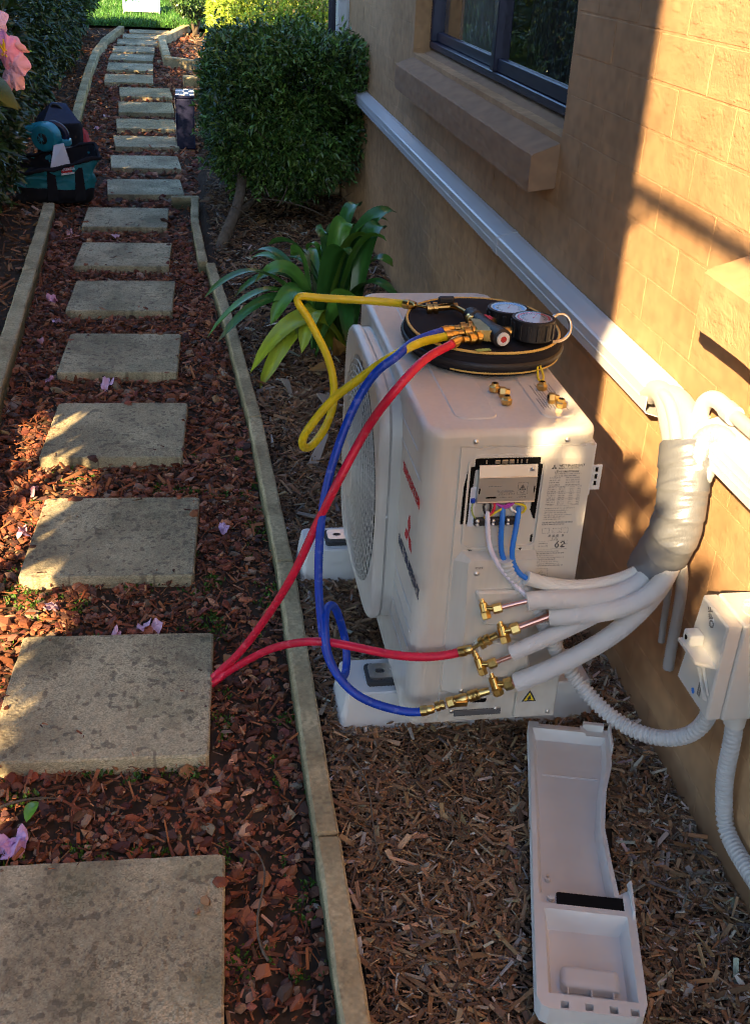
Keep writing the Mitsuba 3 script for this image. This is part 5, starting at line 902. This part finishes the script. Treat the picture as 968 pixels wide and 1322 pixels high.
for n, (p, d, nr) in enumerate((((-.985, .40, 1.18), (.55, -.2, -.5), (.3, -1, .5)), ((-1.0, .42, 1.16), (.75, -.1, -.35), (-.2, -1, .6)), ((-.99, .41, 1.20), (.35, -.3, -.85), (.5, -1, .2)), ((-1.03, .42, 1.20), (.5, -.2, .1), (0, -.8, .8)), ((-1.03, .44, 1.13), (.7, -.2, -.2), (0, -.9, .6)))):
    yy = np.linspace(0, 1, 9); d = unit(V(*d)); s = unit(np.cross(d, V(*nr))); u_ = np.cross(s, d); w = .016 * np.sin(np.pi * yy ** .8) ** .8
    q = V(*p) + yy[:, None] * d * .075 - u_ * (.014 * yy ** 2)[:, None]; v = np.stack([q + s * w[:, None] + u_ * w[:, None] * .3, q, q - s * w[:, None] + u_ * w[:, None] * .3], 1).reshape(-1, 3)
    put('leaf', (v, np.array([[3 * a + b, 3 * a + b + 1, 3 * a + b + 4, 3 * a + b + 3] for a in range(8) for b in range(2)])), 'm_sprigleaf', SP, smooth=True)
P('m_sprigleaf', (.022, .060, .012), .3)

# ---------------------------------------------------------------- tools along the path
t = thing('tool_bag', 'open teal and black tool bag with a red maker label beside the path', 'bag')
bagM = mv(trimesh.Trimesh(), 0) if False else None
def bagring(z, w, l, dx=0, dz=None): 
    q = np.array(rrect(-w / 2, -l / 2, w / 2, l / 2, .05, 5).exterior.coords)[:-1]; zz = np.full(len(q), z) + (dz(q) if dz else 0); return np.c_[q[:, 0] + dx, q[:, 1], zz]
lift = lambda q: .035 * (q[:, 0] / .2) + .02 * np.sin(q[:, 1] * 14)
sag = lambda q: -.012 * np.sin(q[:, 0] * 9 + 1) - .01 * np.cos(q[:, 1] * 17)
R_ = [bagring(0, .38, .24), bagring(.03, .41, .27), bagring(.075, .42, .285, .0, sag)]
BM = frame(V(-1.435, 4.86, gz(4.8)), V(.98, .17, 0), V(-.17, .98, 0), V(0, 0, 1))
def slump(m):
    m = m.subdivide_to_size(.03); v = np.asarray(m.vertices).copy(); k_ = np.clip(v[:, 2:3] / .12, 0, 1)
    v += (np.stack([meshkit.fbm(v * 11 + o_, 3) for o_ in (0, 7, 13)], 1) - .5) * V(.075, .075, .055) * k_; return trimesh.Trimesh(v, m.faces, process=False)
put('base', xf(slump(loft(R_)), BM), 'm_fabric', t, smooth=60)
put('side', xf(slump(loft([bagring(.072, .417, .282, 0, sag), bagring(.12, .435, .30, .004, sag), bagring(.165, .425, .285, .01, lambda q: lift(q) * .5), bagring(.215, .45, .31, .02, lift)])), BM), 'm_teal', t, smooth=60)
put('mouth_trim', xf(slump(tube(cl(bagring(.222, .455, .315, .02, lift)), .010, 8, caps=False)), BM), 'm_fabric', t, smooth=60)
put('lining', xf(loft([bagring(.215, .44, .30, .02, lift), bagring(.15, .40, .26), bagring(.10, .02, .02)]), BM), 'm_fabric', t)
put('strap', [xf(hull([V(x - .03, -.145, .02), V(x + .03, -.145, .02), V(x - .03, -.155, .02), V(x + .03, -.155, .02), V(x - .02, -.150, .20), V(x + .02, -.150, .20), V(x - .02, -.162, .20), V(x + .02, -.162, .20)]), BM) for x in (-.02, .13)], 'm_fabric', t)
lbk = put('maker_label', xf(hull([V(.035, -.155, .172), V(.105, -.155, .180), V(.036, -.160, .207), V(.106, -.160, .215), V(.035, -.162, .172), V(.105, -.162, .180), V(.036, -.167, .207), V(.106, -.167, .215)]), BM), 'm_redlabel', t, label='small red label with white lettering'); P('m_redlabel', (.55, .02, .03), .5)
put('lettering', xf(text('makita', .018, frame(V(.039, -.1645, .184), unit(V(1, 0, .11)), unit(V(-.1, -.14, 1)), V(0, -1, 0)), True, .003, .9), BM), 'm_white', lbk)
put('label_strip', xf(hull([V(.035, -.1555, .160), V(.104, -.1555, .168), V(.035, -.1565, .170), V(.105, -.1565, .178), V(.035, -.161, .160), V(.104, -.161, .168), V(.035, -.162, .170), V(.105, -.162, .178)]), BM), 'm_white', lbk)
t = thing('blower', 'teal hand blower with a black nozzle lying on top of the open tool bag', 'power tool')
put('housing', lathe((-1.47, 4.80, .335), (-1.43, 4.90, .345), [(0, .05), (.006, .068), (.02, .076), (.08, .076), (.095, .065), (.10, .04)], 32), 'm_tealplastic', t, smooth=35)
put('air_intake', lathe((-1.4702, 4.799, .335), (-1.473, 4.792, .3346), [(0, .030), (.004, .028), (.006, .012)], 24), 'm_black', t, smooth=30)
put('intake_rib', [tube([(-1.472 + .028 * math.cos(a), 4.7915, .335 + .028 * math.sin(a)), (-1.472 - .028 * math.cos(a), 4.7915, .335 - .028 * math.sin(a))], .0022, 6) for a in (0, .785, 1.57, 2.36)], 'm_tealplastic', t)
put('outlet', tube(spline([(-1.46, 4.85, .385), (-1.53, 4.86, .37), (-1.59, 4.86, .345), (-1.64, 4.86, .325)], 16), np.linspace(.036, .026, 16), 18), 'm_tealplastic', t, smooth=60)
put('nozzle', tube(spline([(-1.635, 4.86, .327), (-1.70, 4.86, .295), (-1.78, 4.86, .27)], 10), np.linspace(.024, .014, 10), 16), 'm_navy', t, smooth=60)
put('handle', tube(spline([(-1.43, 4.87, .405), (-1.385, 4.88, .395), (-1.35, 4.88, .355), (-1.36, 4.88, .315)], 20), .017, 14), 'm_navy', t, smooth=60); put('battery_mount', rbox(-1.375, -1.325, 4.84, 4.92, .29, .325, .008), 'm_tealplastic', t, smooth=30)
one('clear_packet', xf(hull([V(x, y, z) for x, y, z in ((-.05, -.01, 0), (.06, .0, .01), (-.02, .03, .11), (.035, .03, .12), (-.05, .0, 0), (.06, .01, .01), (-.02, .04, .11), (.035, .04, .12))]), frame(V(-1.385, 4.76, .195), V(.98, .17, 0), V(-.17, .98, 0), V(0, 0, 1))), 'm_clear', 'pale clear plastic packet sticking out of the tool bag', 'packet')
t = thing('carry_bag', 'black carry bag with a red side panel standing behind the teal tool bag', 'bag')
put('body', mv(rbox(-.15, .11, -.13, .13, 0, .34, .05), -1.44, 5.55, 0, .25), 'm_fabric', t, smooth=40); put('red_panel', mv(hull([V(.105, -.12, .06), V(.105, .1, .06), V(.165, -.09, .10), V(.165, .08, .10), V(.10, -.10, .30), V(.10, .09, .30), V(.14, -.07, .26), V(.14, .06, .26)]), -1.44, 5.55, 0, .25), 'm_redfabric', t, label='red side panel')
put('flap', mv(hull([V(-.13, -.12, .32), V(.09, -.12, .32), V(-.13, .12, .33), V(.09, .12, .33), V(-.06, -.04, .43), V(.03, -.02, .42), V(-.04, .06, .42)]), -1.44, 5.55, 0, .25), 'm_navy', t, smooth=20)
put('front_pocket', mv(rbox(-.05, .10, -.165, -.12, .03, .19, .02), -1.44, 5.55, 0, .25), 'm_darkgrey', t, smooth=40); put('handle_loop', tube(spline([(-1.50, 5.5, .36), (-1.47, 5.48, .42), (-1.42, 5.5, .38)], 16), .008, 8), 'm_rubber', t, smooth=60)
t = thing('tool_case', 'tall navy blue case with a white and blue chequered top beside the hedge', 'case'); cx_, cy_ = -.70, 6.78
put('body', rbox(cx_ - .07, cx_ + .06, cy_ - .19, cy_ + .16, -.02, .325, .012), 'm_navy', t, smooth=30)
put('lid', cbox(cx_ - .073, cx_ + .063, cy_ - .193, cy_ + .163, .3255, .345, .005), 'm_navy', t)
for y, xs in ((-.18, ((-.070, -.005), (.030, .060))), (-.09, ((-.012, .018),)), (.01, ((-.070, -.008), (.022, .060))), (.09, ((-.012, .02),))):
    for a, b in xs: put('white_square', cbox(cx_ + a, cx_ + b, cy_ + y, cy_ + y + .055, .3452, .3475, .0006), 'm_white', t)
put('edge_strip', cbox(cx_ - .0745, cx_ - .0715, cy_ - .185, cy_ + .15, .05, .32, .001), 'm_greypipe', t)
t = thing('garden_chair', 'white slatted garden chair standing on the lawn at the end of the path', 'chair'); qx, qy = -1.30, 15.2; z0 = gz(qy)
for k in range(5): put('back_slat', hull([V(qx - .20 + k * .082, qy + .02, z0 + .13), V(qx - .13 + k * .082, qy + .02, z0 + .13), V(qx - .20 + k * .082, qy + .04, z0 + .13), V(qx - .13 + k * .082, qy + .04, z0 + .13), V(qx - .22 + k * .09, qy + .32, z0 + .80), V(qx - .145 + k * .09, qy + .32, z0 + .80), V(qx - .22 + k * .09, qy + .34, z0 + .80), V(qx - .145 + k * .09, qy + .34, z0 + .80)]), 'm_chairwhite', t)
for k in range(4): put('seat_slat', cbox(qx - .22, qx + .22, qy - .26 + k * .07, qy - .20 + k * .07, z0 + .17 - k * .012, z0 + .19 - k * .012, .003), 'm_chairwhite', t)
put('front_rail', cbox(qx - .22, qx + .22, qy - .285, qy - .265, z0 + .07, z0 + .17, .003), 'm_chairwhite', t)
for s in (-1, 1):
    put('leg', cbox(qx + s * .235 - .012, qx + s * .235 + .012, qy - .30, qy - .24, z0 - .02, z0 + .33, .003), 'm_chairwhite', t); put('rear_leg', hull([V(qx + s * .235 + a, qy + b, z0 + c) for a in (-.012, .012) for b, c in ((-.2, .13), (-.2, .2), (.35, -.02), (.28, -.02))]), 'm_chairwhite', t)
    put('arm', cbox(qx + s * .25 - .045, qx + s * .25 + .045, qy - .32, qy + .22, z0 + .331, z0 + .352, .004), 'm_chairwhite', t)
# petals, leaves, twigs, stones lying about
PET = [(-.608, .986, 'beside the third paver in the shade'), (-1.121, .996, 'on the left of the third paver'), (-1.016, .62, 'between the second and third pavers in the sun'), (-.787, .518, 'at the far edge of the second paver'), (-1.119, 1.227, 'left of the third paver by the edging'), (-.965, 2.04, 'at the near edge of the fifth paver'), (-1.17, 2.083, 'left of the fifth paver'),
       (-1.25, 2.482, 'against the left edging'), (-1.26, 3.007, 'left of the sixth paver'), (-1.21, 2.72, 'near the sixth paver by the left edging'), (-1.29, 4.125, 'left of the eighth paver'), (-1.058, 4.06, 'between the seventh and eighth pavers'), (-1.40, 7.4, 'by the left edging near the twelfth paver'), (-1.35, 8.0, 'left of the thirteenth paver'), (-.86, .50, 'behind the second paver, very small'), (-1.0, -.122, 'crumpled and larger, between the two nearest pavers'), (-1.33, 1.55, 'near the fourth paver at the left edge')]
for n, (x, y, what) in enumerate(PET):
    r = np.random.default_rng(200 + n); s = r.uniform(.011, .018) * (1.15 if n == 15 else 1) * (1 + max(0, y - 3) * .06); ms = []
    for _ in range(3 if n != 15 else 6):
        uu, vv = np.meshgrid(np.linspace(0, 6.2832, 13), np.linspace(0, 1, 4), indexing='ij'); rr = s * vv * (1 + .25 * np.sin(uu * 2 + r.uniform(0, 6))); tx, ty = r.normal(0, .5, 2)
        px, py = rr * np.cos(uu) * r.uniform(.6, 1), rr * np.sin(uu); ox, oy = r.normal(0, s * .5, 2); zz = tx * px + ty * py + .35 * s * np.sin(uu * 3 + r.uniform(0, 6)) * vv
        k = (np.arange(12)[:, None] * 4 + np.arange(3)[None]).reshape(-1); z0 = float(gh(x, y)) + .024
        if on_pavers(V(x), V(y))[0]: z0 = .012
        ms.append(tm((np.stack([x + ox + px, y + oy + py, z0 + zz], -1).reshape(-1, 3), np.stack([k, k + 4, k + 5, k + 1], -1))))
    m = cat(*ms); c = palette(1, [(.60, .38, .48), (.62, .46, .60), (.66, .36, .42)], r=r, var=.08)
    one('fallen_petal', m, 'm_petal', f'fallen pink camellia petals {what}', 'petal', 'fallen camellia petals on the path', smooth=True, color=np.repeat(c, len(m.vertices), 0))
P('m_greenleaf', (.12, .30, .03), .35); P('m_tanstone', (.30, .17, .09), .8)
q = np.linspace(0, 1, 9); w = .011 * np.sin(np.pi * q) ** .7; a = V(-.978, -.085, .004) + q[:, None] * V(.012, .052, 0) + V(0, 0, .006) * np.sin(np.pi * q)[:, None]
one('green_leaf', (np.stack([a + w[:, None] * V(1, -.25, .35), a, a - w[:, None] * V(1, -.25, -.35)], 1).reshape(-1, 3), np.array([[3 * i_ + b, 3 * i_ + b + 1, 3 * i_ + b + 4, 3 * i_ + b + 3] for i_ in range(8) for b in range(2)])), 'm_greenleaf', 'single bright green leaf lying on sunlit gravel beyond the nearest paver', 'leaf', smooth=True)
for x, y, s, what in ((-.683, -.318, .0135, 'larger'), (-.668, -.298, .0105, 'smaller')):
    m, c = stones(V((x, y, .006)), V(s), V((.3, .1, .05)), r=np.random.default_rng(int(s * 1e5)), flat=.5); one('loose_stone', m, 'm_tanstone', f'{what} of two brown stones lying on the nearest paver', 'stone', smooth=60)
for pts, rr, what in (([(-1.04, -.05, .004), (-.99, -.035, .010), (-.93, -.028, .002)], .003, 'across the sunlit gravel left of the green leaf'), ([(-.575, -.42, 0), (-.585, -.33, .008), (-.57, -.25, .004), (-.60, -.17, .002)], .0025, 'beside the nearest paver along the edging'), ([(-.40, .03, .016), (-.37, -.10, .024), (-.375, -.2, .018), (-.36, -.29, .015)], .002, 'curved on the mulch right of the edging')):
    one('twig', tube(spline(pts, 24), np.linspace(rr, rr * .5, 24), 7), 'm_bark', f'thin dry twig lying {what}', 'twig', smooth=60)
for x, y, L, W, c, what in ((-.36, 1.88, .12, .03, (.30, .25, .18), 'under the clivia leaves'), (-.30, 1.40, .16, .035, (.34, .28, .22), 'behind the yellow hose loop'), (-.385, 2.18, .09, .03, (.26, .21, .15), 'left of the clivia base'), (-.24, 1.75, .12, .05, (.32, .25, .18), 'beside the grille under the clivia'), (-.35, 1.0, .10, .02, (.24, .2, .16), 'left of the fan grille')):
    m, _ = chips(V((x, y, float(gh(x, y)) + .026)), V(L), V(W), V(.006), V(c), .12, np.random.default_rng(int(L * 1000)))
    k = 'm_dry' + str(int(c[0] * 100)); P(k, c, .85); one('dry_leaf', m, k, f'dry pale strip of fallen leaf on the mulch {what}', 'dry leaf')
